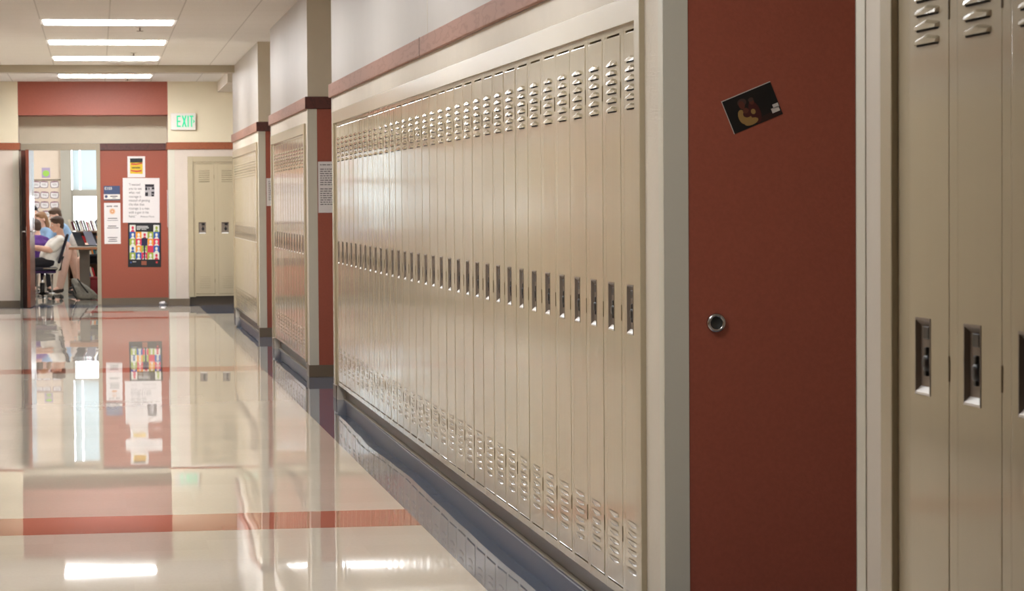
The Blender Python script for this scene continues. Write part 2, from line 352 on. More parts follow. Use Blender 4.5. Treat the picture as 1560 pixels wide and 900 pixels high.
# ------------------------------------------------------------------ lockers
PITCH_L = .3048
def locker_proto():
    root = thing('locker', 'x', 'locker')
    c = MB()
    c.box(.2578, PITCH_L-.0002, .0012, .33, .107, 1.908, LOCK); c.box(.0002, .0051, .0014, .33, .107, 1.908, LOCK)
    c.box(.001, PITCH_L-.001, .0009, .33, 1.887, 1.909, LOCK); c.box(.001, PITCH_L-.001, .0007, .33, .107, .134, LOCK, .001)
    c.box(.001, PITCH_L-.001, .325, .33, .107, 1.908, LOCK)
    c.box(.001, .03, .0022, .02, 1.872, 1.89, LOCK); c.box(.235, .27, .0022, .02, 1.872, 1.89, LOCK)
    c.build('carcass', root)
    d = MB()
    U0, U1, Z0, Z1 = .005, .2575, .139, 1.881
    hu0, hu1, hz0, hz1 = .048, .140, .950, 1.096
    e = .004
    us = [U0+e, hu0, hu1, U1-e]; zs = [Z0+e, hz0, hz1, Z1-e]
    V = {(i, j): d.bm.verts.new((us[i], 0, zs[j])) for i in range(4) for j in range(4)}
    k = d.mi(LOCK)
    for i in range(3):
        for j in range(3):
            if (i, j) == (1, 1): continue
            d.bm.faces.new((V[i, j], V[i+1, j], V[i+1, j+1], V[i, j+1])).material_index = k
    # rolled edge of the door pan
    o1 = [(U0+.0012, .0006, Z0+.0012), (U1-.0012, .0006, Z0+.0012), (U1-.0012, .0006, Z1-.0012), (U0+.0012, .0006, Z1-.0012)]
    o2 = [(U0, .005, Z0), (U1, .005, Z0), (U1, .005, Z1), (U0, .005, Z1)]
    o3 = [(p[0], .018, p[2]) for p in o2]
    inn = [V[i, 0] for i in range(4)], [V[3, j] for j in range(4)], [V[i, 3] for i in (3, 2, 1, 0)], [V[0, j] for j in (3, 2, 1, 0)]
    a = [d.bm.verts.new(p) for p in o1]; b = [d.bm.verts.new(p) for p in o2]; g = [d.bm.verts.new(p) for p in o3]
    for s in range(4):
        chain = inn[s]; t = (s+1) % 4
        d.bm.faces.new(list(chain) + [a[t], a[s]]).material_index = k
        d.bm.faces.new((a[s], a[t], b[t], b[s])).material_index = k
        d.bm.faces.new((b[s], b[t], g[t], g[s])).material_index = k
    # pressed louvres, six above and six below
    kd = d.mi(DARK)
    kh = d.mi(HINGE)
    def louvre(z, up=1):
        z_ = z
        if up < 0: z = z + .0185
        x0, x1 = .049, .200; xm = (x0+x1)/2; dp = -.0075 if up > 0 else -.0026
        P = lambda x, y, zz: d.bm.verts.new((x, y, z + (zz-z)*up))
        A0, A1 = P(x0, -.0003, z), P(x1, -.0003, z)
        F0, F1, FM = P(x0+.010, dp, z), P(x1-.010, dp, z), P(xm, dp-.0005, z)
        R0, R1, RM = P(x0+.010, dp*.85, z+.007), P(x1-.010, dp*.85, z+.007), P(xm, dp*.85, z+.0125)
        T0, T1, TM = P(x0, -.0003, z+.011), P(x1, -.0003, z+.011), P(xm, -.0003, z+.0185)
        for f in ((F0, FM, RM, R0), (FM, F1, R1, RM), (R0, RM, TM, T0), (RM, R1, T1, TM), (A0, F0, R0, T0), (F1, A1, T1, R1)):
            d.bm.faces.new(f).material_index = k
        sl = -.0035 if up > 0 else -.0012
        q = [P(x0+.006, -.0006, z+sl), P(x1-.006, -.0006, z+sl), P(x1-.002, -.0006, z+.002), P(x0+.002, -.0006, z+.002)]
        d.bm.faces.new(q).material_index = kd if up > 0 else kh
    for i in range(6):
        louvre(1.644 + i*.0291); louvre(.201 + i*.0291, -1)
    door = d.build('door', root)
    cp = MB(); dp = .009
    r0 = [(hu0-.003, -.0015, hz0-.004), (hu1+.003, -.0015, hz0-.004), (hu1+.003, -.0015, hz1+.004), (hu0-.003, -.0015, hz1+.004)]
    r1 = [(hu0+.001, -.0015, hz0+.001), (hu1-.001, -.0015, hz0+.001), (hu1-.001, -.0015, hz1-.001), (hu0+.001, -.0015, hz1-.001)]
    r2 = [(hu0+.004, dp, hz0+.012), (hu1-.004, dp, hz0+.012), (hu1-.004, dp, hz1-.012), (hu0+.004, dp, hz1-.012)]
    r3 = [(hu0-.003, .001, hz0-.004), (hu1+.003, .001, hz0-.004), (hu1+.003, .001, hz1+.004), (hu0-.003, .001, hz1+.004)]
    cp.faces(r0+r1, [(1, 2, 6, 5), (2, 3, 7, 6), (3, 0, 4, 7)], STEEL); cp.faces([r0[0], r0[1], r1[1], r1[0]], [(0, 1, 2, 3)], LIPGLINT)
    cp.faces(r3+r0, [(0, 1, 5, 4), (1, 2, 6, 5), (2, 3, 7, 6), (3, 0, 4, 7)], STEEL)
    cp.faces(r1+r2, [(1, 2, 6, 5), (2, 3, 7, 6), (3, 0, 4, 7), (4, 5, 6, 7)], STEEL); cp.faces([r1[0], r1[1], r2[1], r2[0]], [(0, 1, 2, 3)], LIPGLINT)
    cup = cp.build('handle_cup', door)
    la = MB(); rx = Matrix.Translation((.101, dp, 1.010)) @ Matrix.Rotation(PI/2, 4, 'X')
    la.lathe([(.019, 0), (.019, .005), (.013, .0105), (.004, .0105)], BLACK, 14, rx)
    la.box(.094, .108, .001, dp, .984, 1.042, BLACK, .002)
    la.build('combination_dial', cup)
    la = MB(); la.box(.088, .126, .001, dp, 1.058, 1.084, BLACK, .002); la.build('latch_finger', cup)
    for z in (1.683, .983, .285):
        h = MB(); h.box(.2545, .2605, -.0012, .01, z, z+.05, HINGE, .001); h.build('hinge', root)
    return root
PROTO = locker_proto()
_used = [False]
def locker(loc, rz, label, group):
    o = PROTO if not _used[0] else copy_tree(PROTO)
    _used[0] = True
    o.location = loc; o.rotation_euler = (0, 0, rz); o['label'] = label; o['group'] = group
    d = [c for c in COL.objects if c.parent == o and c.name.startswith('door')][0]
    a = random.uniform(-.004, .004); b = random.uniform(-.0008, .0008)
    d.rotation_euler = (b, 0, a); d.location = (0, .13*a*-1 - b*1.0*-1*0 + .0005, 0)
    d.location.y = -.13*a + b*1.0*0
    d.location.y += 0
    # keep the tilt about the middle of the door
    d.location.z = 0
    d.location.y = -.131*math.sin(a) + 1.01*math.sin(b)
    return o
XF = 1.628
for i in range(5):
    locker((XF, 5.222 - i*PITCH_L, .022), -PI/2, 'narrow beige locker in the closest row, %s from the red recess' % ORD[i+1], 'lockers in the closest row')
for i in range(34):
    locker((XF, 8.182 + i*PITCH_L, 0), -PI/2, 'narrow beige locker in the long row, %s counted from the red wall with the snapshot' % ORD[i+1], 'lockers in the long row')
for i in range(12):
    locker((XF, 21.435 + i*.3048, .005), -PI/2, 'narrow beige locker in the second row down the hall, %s from its near end' % ORD[i+1], 'lockers in the second row')
for i in range(15):
    locker((XF, 27.74 + i*PITCH_L, .01), -PI/2, 'narrow beige locker in the last row before the end wall, %s from its near end' % ORD[i+1], 'lockers in the last row')
for i in range(2):
    locker((1.306 + i*PITCH_L, YB-.004, .014), 0, ['beige locker facing down the corridor on the end wall, beside the corner guard', 'beige locker facing down the corridor on the end wall, partly behind the corner'][i], 'lockers on the end wall')

# ------------------------------------------------------------------ lamps, vents, sprinklers
LAMP = bpy.data.materials.new('lamp_diffuser'); LAMP.use_nodes = True
_b = LAMP.node_tree.nodes['Principled BSDF']; _b.inputs['Base Color'].default_value = (.9, .9, .9, 1); _b.inputs['Emission Color'].default_value = (.985, .99, 1.0, 1); _b.inputs['Emission Strength'].default_value = 9
LAMP2 = LAMP.copy(); LAMP2.node_tree.nodes['Principled BSDF'].inputs['Emission Strength'].default_value = 17
LAMP4 = LAMP.copy(); LAMP4.node_tree.nodes['Principled BSDF'].inputs['Emission Strength'].default_value = 25
LAMP3 = LAMP.copy(); LAMP3.node_tree.nodes['Principled BSDF'].inputs['Emission Strength'].default_value = 8
LAMPW = mat('lamp_white_enamel', (226, 222, 214), .4)
def lamp(cx, y0, z, label, group, w=1.215, l=.61, lm=None):
    t = thing('ceiling_light', label, 'ceiling light', (cx, y0+l/2, z), 0, group)
    m = MB()
    m.box(-w/2, w/2, -l/2, l/2, -.004, .0, LAMPW); m.build('frame', t)
    m = MB(); m.box(-w/2+.034, w/2-.034, -l/2+.006, l/2-.006, -.012, -.003, lm or LAMP, .003); m.build('diffuser', t)
    return t
ys = [29.96, 26.98, 24.0] + [20.85 - 2.98*k for k in range(6)]
names = ['third one back, just before the beam', 'second one back from the camera in view', 'frontmost one in view'] + ['overhead, %s one behind the picture edge' % ORD[k] for k in range(1, 7)]
for y, nm in zip(ys, names): lamp(.124, y, CEIL, 'flat white ceiling light across the corridor, ' + nm, 'corridor ceiling lights', lm=LAMP2 if y > 26 else LAMP)
lamp(.124, 34.1, CEIL, 'flat white ceiling light beyond the beam, close to the end wall', 'corridor ceiling lights', lm=LAMP4)
for y, nm in ((24.97, 'beside the frontmost ceiling light'), (29.2, 'between the second and third ceiling lights'), (34.95, 'beyond the ceiling beam')):
    s = thing('sprinkler_head', 'small dark sprinkler head ' + nm, 'sprinkler', (.415, y, CEIL), 0, 'ceiling sprinklers')
    MB().lathe([(.035, 0), (.035, -.006), (.02, -.008)], LAMPW, 16).build('escutcheon', s)
    MB().tube([(0, 0, -.004), (0, 0, -.035)], .008, STEEL, 8).lathe([(.004, -.035), (.032, -.037), (.032, -.041), (.004, -.043)], STEEL, 16).build('deflector', s)
v = thing('air_vent', 'square ceiling air diffuser just before the beam', 'air vent', (.415, 31.25, CEIL))
MB().box(-.3, .3, -.3, .3, -.006, 0, LAMPW).build('frame', v)
m = MB()
for k in range(6): q = .05+.04*k; m.box(-q, q, -q, -q+.012, -.022+.002*k, -.006, LAMPW); m.box(-q, q, q-.012, q, -.022+.002*k, -.006, LAMPW); m.box(-q, -q+.012, -q, q, -.022+.002*k, -.006, LAMPW); m.box(q-.012, q, -q, q, -.022+.002*k, -.006, LAMPW)
m.build('louvres', v)

# ------------------------------------------------------------------ EXIT sign
GREEN = mat('exit_green', (40, 255, 175), .4, emit=.42)
e = thing('exit_sign', 'white exit sign with green letters over the end wall lockers', 'exit sign', (1.159, YB-.002, 2.463))
MB().box(-.166, .166, -.05, 0, -.112, .112, WHITEP, .006).build('housing', e)
lt = MB()
_g = GREEN.node_tree.nodes['Principled BSDF']; _g.inputs['Base Color'].default_value = (.0, .12, .06, 1); _g.inputs['Emission Color'].default_value = (.012, .92, .42, 1)
def bar(x0, x1, z0, z1): lt.box(x0, x1, -.0525, -.049, z0, z1, GREEN)
bar(-.086, -.070, -.072, .080); bar(-.07, -.035, .062, .080); bar(-.07, -.038, -.006, .012); bar(-.07, -.035, -.072, -.054)
for s in (1, -1):
    lt.faces([(-.02 if s > 0 else .027, -.0525, .08), (-.001 if s > 0 else .046-.0, -.0525, .08), (.046 if s > 0 else -.001, -.0525, -.072), (.027 if s > 0 else -.02, -.0525, -.072)], [(0, 1, 2, 3)], GREEN)
bar(.056, .073, -.072, .080); bar(.085, .136, .062, .08); bar(.102, .119, -.072, .062)
lt.build('exit_lettering', e, recalc=False)
ar = MB(); ar.faces([(.135, -.0525, .028), (.155, -.0525, .004), (.135, -.0525, -.02), (.128, -.0525, -.012), (.139, -.0525, .004), (.128, -.0525, .02)], [(0, 1, 4, 5), (1, 2, 3, 4)], GREEN)
ar.build('arrow', e, recalc=False)

# ------------------------------------------------------------------ notices on the red wall
def sheet(name, label, cat, x0, x1, z0, z1, y, m=None, th=.0012, group=None, tilt=0):
    """a paper on a wall that faces the camera; its origin is its upper edge's left end"""
    t = thing(name, label, cat, (x0, y, z1), 0, group); t.rotation_euler = (0, tilt, 0)
    p = MB().box(0, x1-x0, -th, 0, -(z1-z0), 0, m or WHITE).build('paper', t)
    return t
FY = YR - .001
PT = -.0016
def rects(name, parent, lst, m, y=PT):
    b = MB()
    for x0, x1, z0, z1 in lst: b.faces([(x0, y, z0), (x1, y, z0), (x1, y, z1), (x0, y, z1)], [(0, 1, 2, 3)], m)
    return b.build(name, parent, recalc=False)
YEL = mat('print_yellow', (222, 190, 50), .6); PRED = mat('print_red', (205, 62, 66), .6); PBLK = mat('print_black', (22, 24, 28), .45)
s = sheet('notice', 'small white sheet with black yellow and red picture, topmost on the red wall', 'notice', .419, .657, 1.726, 2.012, FY)
rects('print_black', s, [(.035, .205, -.055, -.028), (.035, .205, -.085, -.055)], PBLK)
b = MB(); b.faces([(.035, PT, -.235), (.205, PT, -.24), (.205, PT, -.075), (.035, PT, -.085)], [(0, 1, 2, 3)], YEL); b.build('print_yellow', s, recalc=False)
b = MB()
b.faces([(.05, PT-.0003, -.115), (.12, PT-.0003, -.118), (.2, PT-.0003, -.1), (.2, PT-.0003, -.085), (.12, PT-.0003, -.1), (.05, PT-.0003, -.095)], [(0, 1, 4, 5), (1, 2, 3, 4)], PRED)
b.faces([(.045, PT-.0003, -.2), (.12, PT-.0003, -.215), (.19, PT-.0003, -.205), (.19, PT-.0003, -.187), (.12, PT-.0003, -.195), (.045, PT-.0003, -.185)], [(0, 1, 4, 5), (1, 2, 3, 4)], PRED)
b.build('print_red', s, recalc=False)
rects('caption_print', s, [(.06+.014*k, .07+.014*k, -.165, -.145) for k in range(8)], INKD, PT-.0004)
s = sheet('quotation_sheet', 'large white sheet with a typed quotation about courage on the red wall', 'notice', .354, .849, 1.112, 1.719, FY, tilt=.008)
text('lettering', '"I wanted\nyou to see\nwhat real\ncourage is', .05, INK, s, (.08, PT, -.105), spacing=1.08, ext=.0001, xs=.82)
text('lettering', 'instead of getting\nthe idea that\ncourage is a man\nwith a gun in his\nhand."', .05, INK, s, (.08, PT, -.32), spacing=1.08, ext=.0001, xs=.82)
text('lettering', 'Atticus Finch', .036, INK, s, (.235, PT, -.535), ext=.0001)
b = MB()
for x0, x1, z0, z1 in ((.30, .42, -.12, -.085), (.30, .33, -.165, -.125), (.345, .36, -.16, -.13), (.39, .425, -.155, -.125), (.30, .34, -.245, -.195), (.385, .425, -.215, -.185), (.385, .42, -.25, -.222)):
    b.faces([(x0, PT, z0), (x1, PT, z0), (x1, PT, z1), (x0, PT, z1)], [(0, 1, 2, 3)], INKD)
b.faces([(.30, PT+.0003, -.25), (.425, PT+.0003, -.25), (.425, PT+.0003, -.085), (.30, PT+.0003, -.085)], [(0, 1, 2, 3)], mat('print_grey', (178, 176, 178), .7)); b.build('picture_print', s, recalc=False)
# coloured portrait poster
s = sheet('portrait_poster', 'black bordered poster of coloured portrait squares on the red wall', 'poster', .418, .864, .508, 1.112, FY-.002, PBLK, tilt=.012)
colr = {'r': (216, 52, 84), 'b': (48, 92, 170), 'g': (160, 178, 70), 'o': (236, 158, 52), 'w': (224, 226, 214)}
for k_, v_ in colr.items(): mat('poster_' + k_, v_, .5)
rows = ['w...w', 'bowgb', 'grbor', 'wogrb', 'gbrgw']; fig = ['r...g', 'wyrww', 'wwbyw', 'bywrw', 'wwwwr']; fg = {'y': 'w'}
cw, chh = .080, .083
b = MB(); c_ = MB()
for r_ in range(5):
    for q in range(5):
        if rows[r_][q] == '.': continue
        x0 = .022+q*cw; z1 = -.03-r_*chh*1.13
        b.faces([(x0, PT, z1-chh*1.13), (x0+cw, PT, z1-chh*1.13), (x0+cw, PT, z1), (x0, PT, z1)], [(0, 1, 2, 3)], MATS['poster_'+rows[r_][q]])
        f_ = fig[r_][q]; f_ = MATS['poster_'+fg.get(f_, f_)]
        def disc(cx, cz, rx, rz):
            n = 12; c_.faces([(cx+rx*math.cos(2*PI*j/n), PT-.0003, cz+rz*math.sin(2*PI*j/n)) for j in range(n)], [tuple(range(n))], f_)
        disc(x0+.042, z1-.04, .017, .023); c_.faces([(x0+.012, PT-.0003, z1-chh*1.13), (x0+.07, PT-.0003, z1-chh*1.13), (x0+.055, PT-.0003, z1-.066), (x0+.03, PT-.0003, z1-.066)], [(0, 1, 2, 3)], f_)
b.build('colour_squares', s, recalc=False); c_.build('portrait_prints', s, recalc=False)
NAVY = mat('print_navy', (28, 32, 66), .5)
b = MB(); y_ = PT-.0007
b.faces([(.186, y_, -.31), (.256, y_, -.31), (.264, y_, -.215), (.24, y_, -.205), (.2, y_, -.205), (.18, y_, -.215)], [(0, 1, 2, 3, 4, 5)], NAVY); b.faces([(.213, y_, -.5), (.231, y_, -.5), (.234, y_, -.31), (.21, y_, -.31)], [(0, 1, 2, 3)], NAVY)
b.build('dark_emblem', s, recalc=False)
PW = mat('print_white', (220, 220, 216), .5)
rects('caption_print', s, [(.115, .27, -.055, -.045), (.115, .28, -.075, -.065), (.115, .165, -.095, -.085), (.18, .25, -.095, -.087), (.06, .11, -.535, -.528)], PW)
rects('footer_print', s, [(.18, .25, -.575, -.52)], mat('print_rust', (150, 84, 60), .5)); rects('footer_mark', s, [(.375, .4, -.55, -.525)], PRED); rects('footer_disc', s, [(.03, .05, -.55, -.53)], MATS['poster_b'])
# room sign and its leaflet
s = sheet('room_sign', 'blue and white room number sign beside the classroom door frame', 'room sign', .097, .315, 1.416, 1.613, FY-.006, WHITEP, .008)
rects('blue_field', s, [(0, .218, -.115, 0)], mat('sign_blue', (66, 82, 118), .4), -.0084)
rects('grey_strip', s, [(0, .218, -.197, -.180)], mat('sign_grey', (92, 98, 108), .4), -.0084)
text('lettering', 'E103', .05, PW, s, (.012, -.0088, -.052), ext=.0001, bold=.001)
b = MB(); n = 16; b.faces([(.032+.02*math.cos(2*PI*j/n), -.0084, -.145+.02*math.sin(2*PI*j/n)) for j in range(n)], [tuple(range(n))], MATS['sign_blue']); b.build('round_mark', s, recalc=False)
rects('name_print', s, [(.085, .185, -.15, -.135), (.115, .16, -.168, -.16)], INK, -.0084)
s = sheet('leaflet', 'tall white leaflet with an orange crest under the room sign', 'leaflet', .099, .318, .826, 1.382, FY)
rects('heading_print', s, [(.035+.019*k, .049+.019*k, -.055, -.037) for k in range(8) if k != 4], INK)
b = MB()
for rr, mm in ((.042, mat('crest_peach', (228, 196, 170), .6)), (.028, mat('crest_orange', (214, 150, 96), .6)), (.014, MATS['crest_peach'])):
    b.faces([(.11+rr*math.cos(2*PI*j/16), PT-.0002*(.05-rr)*100, -.115+rr*math.sin(2*PI*j/16)) for j in range(16)], [tuple(range(16))], mm)
b.build('crest', s, recalc=False)
rects('small_print', s, [(.05, .175, -.215, -.205), (.04, .185, -.24, -.234), (.05, .16, -.32, -.308), (.04, .19, -.345, -.335), (.045, .175, -.475, -.465), (.06, .16, -.5, -.49), (.05, .17, -.525, -.515)], INK)
# curled paper on the recess side and the paper on the far side of the corner
s = tag(MB().box(XR-.012, XR-.009, YB+.10, YB+.34, 1.05, 1.55, WHITE).build('pinned_paper'), 'white paper pinned to the side of the recess beside the corner guard', 'paper')
# crumpled paper on the floor
cp = MB(); cp.ball((0, 0, 0), .035, WHITE, (1.35, 1, .75), 12)
for v_ in cp.bm.verts: v_.co *= 1 + random.uniform(-.28, .22)
for f_ in cp.bm.faces: f_.smooth = False
o = cp.build('crumpled_paper', loc=(.868, 36.28, .0235)); tag(o, 'crumpled scrap of white paper on the floor below the notices', 'paper scrap')

# papers taped to the red returns
def lines_of(n, w, x0, z0, dz, rag):
    rnd = random.Random(rag); out = []
    for i in range(n):
        x = x0
        end = w*(rnd.uniform(.8, 1) if i < n-1 else .6)
        while x < x0+end-.01:
            l_ = rnd.uniform(.010, .032); out.append((x, min(x+l_, x0+end), z0-i*dz-.0065, z0-i*dz)); x += l_+.006
    return out
s = sheet('typed_notice', 'white page of typed text taped to the red return of the second row', 'notice', 1.708, 1.92, 1.284, 1.683, 20.79-.0085)
rects('typed_lines', s, lines_of(1, .17, .016, -.022, .0172, 1) + lines_of(8, .175, .016, -.056, .0172, 2) + lines_of(8, .175, .016, -.21, .0172, 5), INK)
s = sheet('typed_notice', 'white page taped to the dark red return of the last row', 'notice', 1.708, 1.92, 1.335, 1.616, 27.19-.0085)
rects('typed_lines', s, lines_of(11, .17, .02, -.03, .0185, 4), INK)

# wall bumper and snapshot on the near red return
RY = 7.60 - .004
b = thing('wall_bumper', 'round chrome door bumper with dark rubber centre on red wall', 'door bumper', (1.784, RY, 1.002))
CHROME = mat('brushed_chrome', (190, 188, 186), .22, metal=1); RUB = mat('dark_rubber', (40, 42, 38), .55)
rx = Matrix.Rotation(PI/2, 4, 'X')
MB().lathe([(.0285, 0), (.0285, .006), (.026, .012), (.021, .0135), (.0175, .011), (.0175, .003)], CHROME, 40, rx).build('ring', b)
MB().lathe([(.0178, .002), (.0178, .0105), (.015, .0095), (.009, .0065), (.002, .0055)], RUB, 32, rx).build('rubber_cup', b)
s = thing('snapshot', 'dark glossy snapshot of two figures taped at a tilt to the red wall', 'photo print', (1.8015, RY-.0006, 1.647), 0)
wP, hP = .158, .103
s.rotation_euler = (0, -.385, 0)
PH = mat('print_night_black', (7, 6, 8), .28)
MB().box(0, wP, -.0008, 0, -hP, 0, mat('print_border', (196, 190, 182), .4)).build('paper', s)
rects('dark_field', s, [(.002, wP, -hP, -.0025)], PH, -.0011)
def blob(name, mats):
    b = MB()
    for i, (cx, cz, rx_, rz_, m_) in enumerate(mats):
        y = -.0013 - .00004*i
        b.faces([(cx+rx_*math.cos(2*PI*j/16), y, cz+rz_*math.sin(2*PI*j/16)) for j in range(16)], [tuple(range(16))], m_)
    return b.build(name, s, recalc=False)
TAN = mat('print_cream_yellow', (150, 118, 66), .3); FLE = mat('print_flesh', (92, 44, 32), .3); MAR = mat('print_maroon', (66, 16, 16), .3); HAT = mat('print_pink_grey', (70, 48, 44), .3); TAB = mat('print_mahogany', (40, 15, 11), .3)
blob('figure_print', [(.118, -.094, .04, .009, TAB), (.082, -.067, .017, .034, MAR), (.084, -.034, .0075, .009, FLE), (.084, -.028, .0085, .006, HAT),
                      (.056, -.026, .014, .011, HAT), (.053, -.033, .009, .012, FLE), (.043, -.066, .013, .022, TAN), (.062, -.088, .022, .010, TAN), (.052, -.078, .016, .013, TAN), (.060, -.062, .014, .011, MAR), (.058, -.052, .009, .008, FLE), (.078, -.063, .007, .008, TAN)])
rects('bright_print', s, [(.130, .154, -.090, -.076), (.138, .156, -.078, -.066)], mat('print_white_cloth', (205, 198, 190), .3), -.0015)

# ------------------------------------------------------------------ classroom door
t = MB(); t.box(-1.0, -.9+.0, YR-.012, YR+.11, 0, 2.12, DOORWOOD); t.box(.0, .053, YR-.03, YR+.11, 0, 2.185, FRAMEM, .003); t.box(-1.0, -.0005, YR-.0298, YR+.11, 2.098, 2.1845, FRAMEM, .003)  # left jamb coloured as dark wood to deepen the shade behind the leaf
struct(t, 'trim_doorframe', 'putty painted metal frame of the classroom door', 'door frame')
hx, hy = -.832, YR-.03; nx_, ny = -.876, 35.72
ang = math.atan2(ny-hy, nx_-hx); L_ = math.hypot(nx_-hx, ny-hy)
d = thing('door_classroom', 'wood classroom door standing open into the corridor, seen edge on', 'door', (hx, hy, 0), ang); d['kind'] = 'structure'
MB().box(0, L_, -.044, 0, .008, 2.09, DOORWOOD, .002).build('leaf', d)
MB().box(.16, .30, -.0455, .0015, .95, 1.92, mat('vision_glass', (150, 160, 170), .05, spec=.9)).build('vision_panel', d)
hd = MB()
for sgn, y0 in ((1, .0), (-1, -.044)):
    hd.box(L_-.10, L_-.04, y0 if sgn > 0 else y0-.006, y0+.006 if sgn > 0 else y0, .95, 1.08, CHROME, .002)
    hd.tube([(L_-.07, y0, 1.01), (L_-.07, y0+sgn*.055, 1.01), (L_-.085, y0+sgn*.062, 1.01), (L_-.19, y0+sgn*.062, 1.008)], .010, CHROME, 10)
hd.build('lever_handle', d)

# ------------------------------------------------------------------ classroom shell
CW = mat('classroom_peach_wall', (222, 206, 188), .6, noise=.02, nscale=6); COLM = mat('window_mullion_grey', (176, 172, 160), .5)
CCEIL = mat('classroom_ceiling', (224, 220, 208), .8)
struct(MB().box(-4, 3, YR+.1, YC+.2, 2.75, 2.85, CCEIL), 'ceiling_classroom', 'pale ceiling of the classroom beyond the open door', 'ceiling')
w = MB(); w.box(-4, -3.9, YR+.1, YC, 0, 2.75, CW); w.box(2.9, 3, YR+.1, YC, 0, 2.75, CW)
w.box(-4, -.97, YR+.05, YR+.1, 0, 2.75, CW); w.box(.06, 3, YR+.101, YR+.14, 0, 2.75, CW); w.box(-.97, .06, YR+.101, YR+.14, 2.2, 2.75, CW)
struct(w, 'wall_classroom_sides', 'peach side walls of the classroom', 'wall')
YV = 43.4
pw = at(93, 300, YV).x; gx0 = at(109, 300, YV).x
zs = .95
w = MB(); w.box(-4, -2.5, YV, YV+.15, 0, 2.75, CW); w.box(-2.5, -1.03, YV, YV+.15, 0, zs, CW); w.box(-2.5, -1.03, YV, YV+.15, 2.45, 2.75, CW); w.box(-1.03, pw, YV, YV+.15, 0, 2.75, CW); w.box(-1.80, -1.73, YV, YV+.15, zs, 2.45, COLM); w.box(-2.5, -1.03, YV, YV+.15, 1.66, 1.77, COLM); w.box(pw, gx0, YV-.06, YV+.15, 0, 2.75, COLM)
zt = at(120, 289, YV).z; zb = at(120, 300, YV).z
w.box(gx0, 2.9, YV, YV+.15, zt-.105, zt, COLM, .004); w.box(gx0, 2.9, YV, YV+.15, 0, zs, CW); w.box(gx0, 2.9, YV, YV+.15, 2.45, 2.75, CW)
w.box(gx0, gx0+.03, YV, YV+.15, zs, zt-.1, COLM, .004)
for x in (.42, 1.25, 2.1): w.box(x, x+.12, YV, YV+.15, zs, 2.45, COLM)
struct(w, 'wall_classroom_back', 'classroom back wall, peach beside a grey window column', 'wall')
struct(MB().box(-1.03, pw, YV-.012, YV, at(70, 273.6, YV).z-.008, at(70, 273.6, YV).z+.008, mat('rail_taupe', (150, 138, 120), .5)), 'trim_classroom', 'thin taupe tack rail on the peach classroom wall', 'rail')
gm = bpy.data.materials.new('window_glass'); gm.use_nodes = True; nt = gm.node_tree; nt.nodes.clear()
oo = nt.nodes.new('ShaderNodeOutputMaterial'); mxs = nt.nodes.new('ShaderNodeMixShader'); tr = nt.nodes.new('ShaderNodeBsdfTransparent'); gl = nt.nodes.new('ShaderNodeBsdfGlossy'); gl.inputs['Roughness'].default_value = .02
fr_ = nt.nodes.new('ShaderNodeFresnel'); nt.links.new(fr_.outputs[0], mxs.inputs[0]); nt.links.new(tr.outputs[0], mxs.inputs[1]); nt.links.new(gl.outputs[0], mxs.inputs[2]); nt.links.new(mxs.outputs[0], oo.inputs[0])
struct(MB().box(-2.5, -1.03, YV+.07, YV+.076, .95, 2.45, gm), 'window_2', 'classroom window hidden past the open door leaf', 'window')
struct(MB().box(gx0, 2.9, YV+.07, YV+.076, zs, 2.45, gm), 'window_1', 'bright glazing of the classroom window wall', 'window')
bl = bpy.data.materials.new('blind_fabric'); bl.use_nodes = True; nt = bl.node_tree; nt.nodes.clear()
oo = nt.nodes.new('ShaderNodeOutputMaterial'); mxs = nt.nodes.new('ShaderNodeMixShader'); df = nt.nodes.new('ShaderNodeBsdfDiffuse'); tl = nt.nodes.new('ShaderNodeBsdfTranslucent')
df.inputs[0].default_value = (.82, .86, .88, 1); tl.inputs[0].default_value = (.34, .42, .44, 1); mxs.inputs[0].default_value = .6
nt.links.new(df.outputs[0], mxs.inputs[1]); nt.links.new(tl.outputs[0], mxs.inputs[2]); nt.links.new(mxs.outputs[0], oo.inputs[0])
bd = MB(); zz = zt
xc = at(122, 260, YV).x
while zz < 2.44:
    for a, c in ((gx0+.02, xc-.012), (xc+.012, .41), (.55, 1.24)):
        bd.faces([(a, YV+.022, zz), (c, YV+.022, zz), (c, YV+.034, zz+.05), (a, YV+.034, zz+.05)], [(0, 1, 2, 3)], bl)
    zz += .048
bl2 = bl.copy(); bl2.name = 'dimming_blind_fabric'
for n_ in bl2.node_tree.nodes:
    if n_.type == 'BSDF_TRANSLUCENT': n_.inputs[0].default_value = (.80, .88, .90, 1)
b2 = MB(); zz = .97  # unseen blind, added to dim the hidden window's reflection in the lockers
while zz < 2.42:
    for a, c in ((-2.48, -1.81), (-1.72, -1.05)):
        if not 1.62 < zz < 1.76: b2.faces([(a, YV+.022, zz), (c, YV+.022, zz), (c, YV+.034, zz+.05), (a, YV+.034, zz+.05)], [(0, 1, 2, 3)], bl2)
    zz += .048
tag(b2.build('window_blind', recalc=False), 'unseen venetian blind added to dim the classroom window hidden past the open door leaf', 'blind')
tag(bd.build('window_blind', recalc=False), 'pale blue venetian blind lowered over the upper classroom window', 'blind')

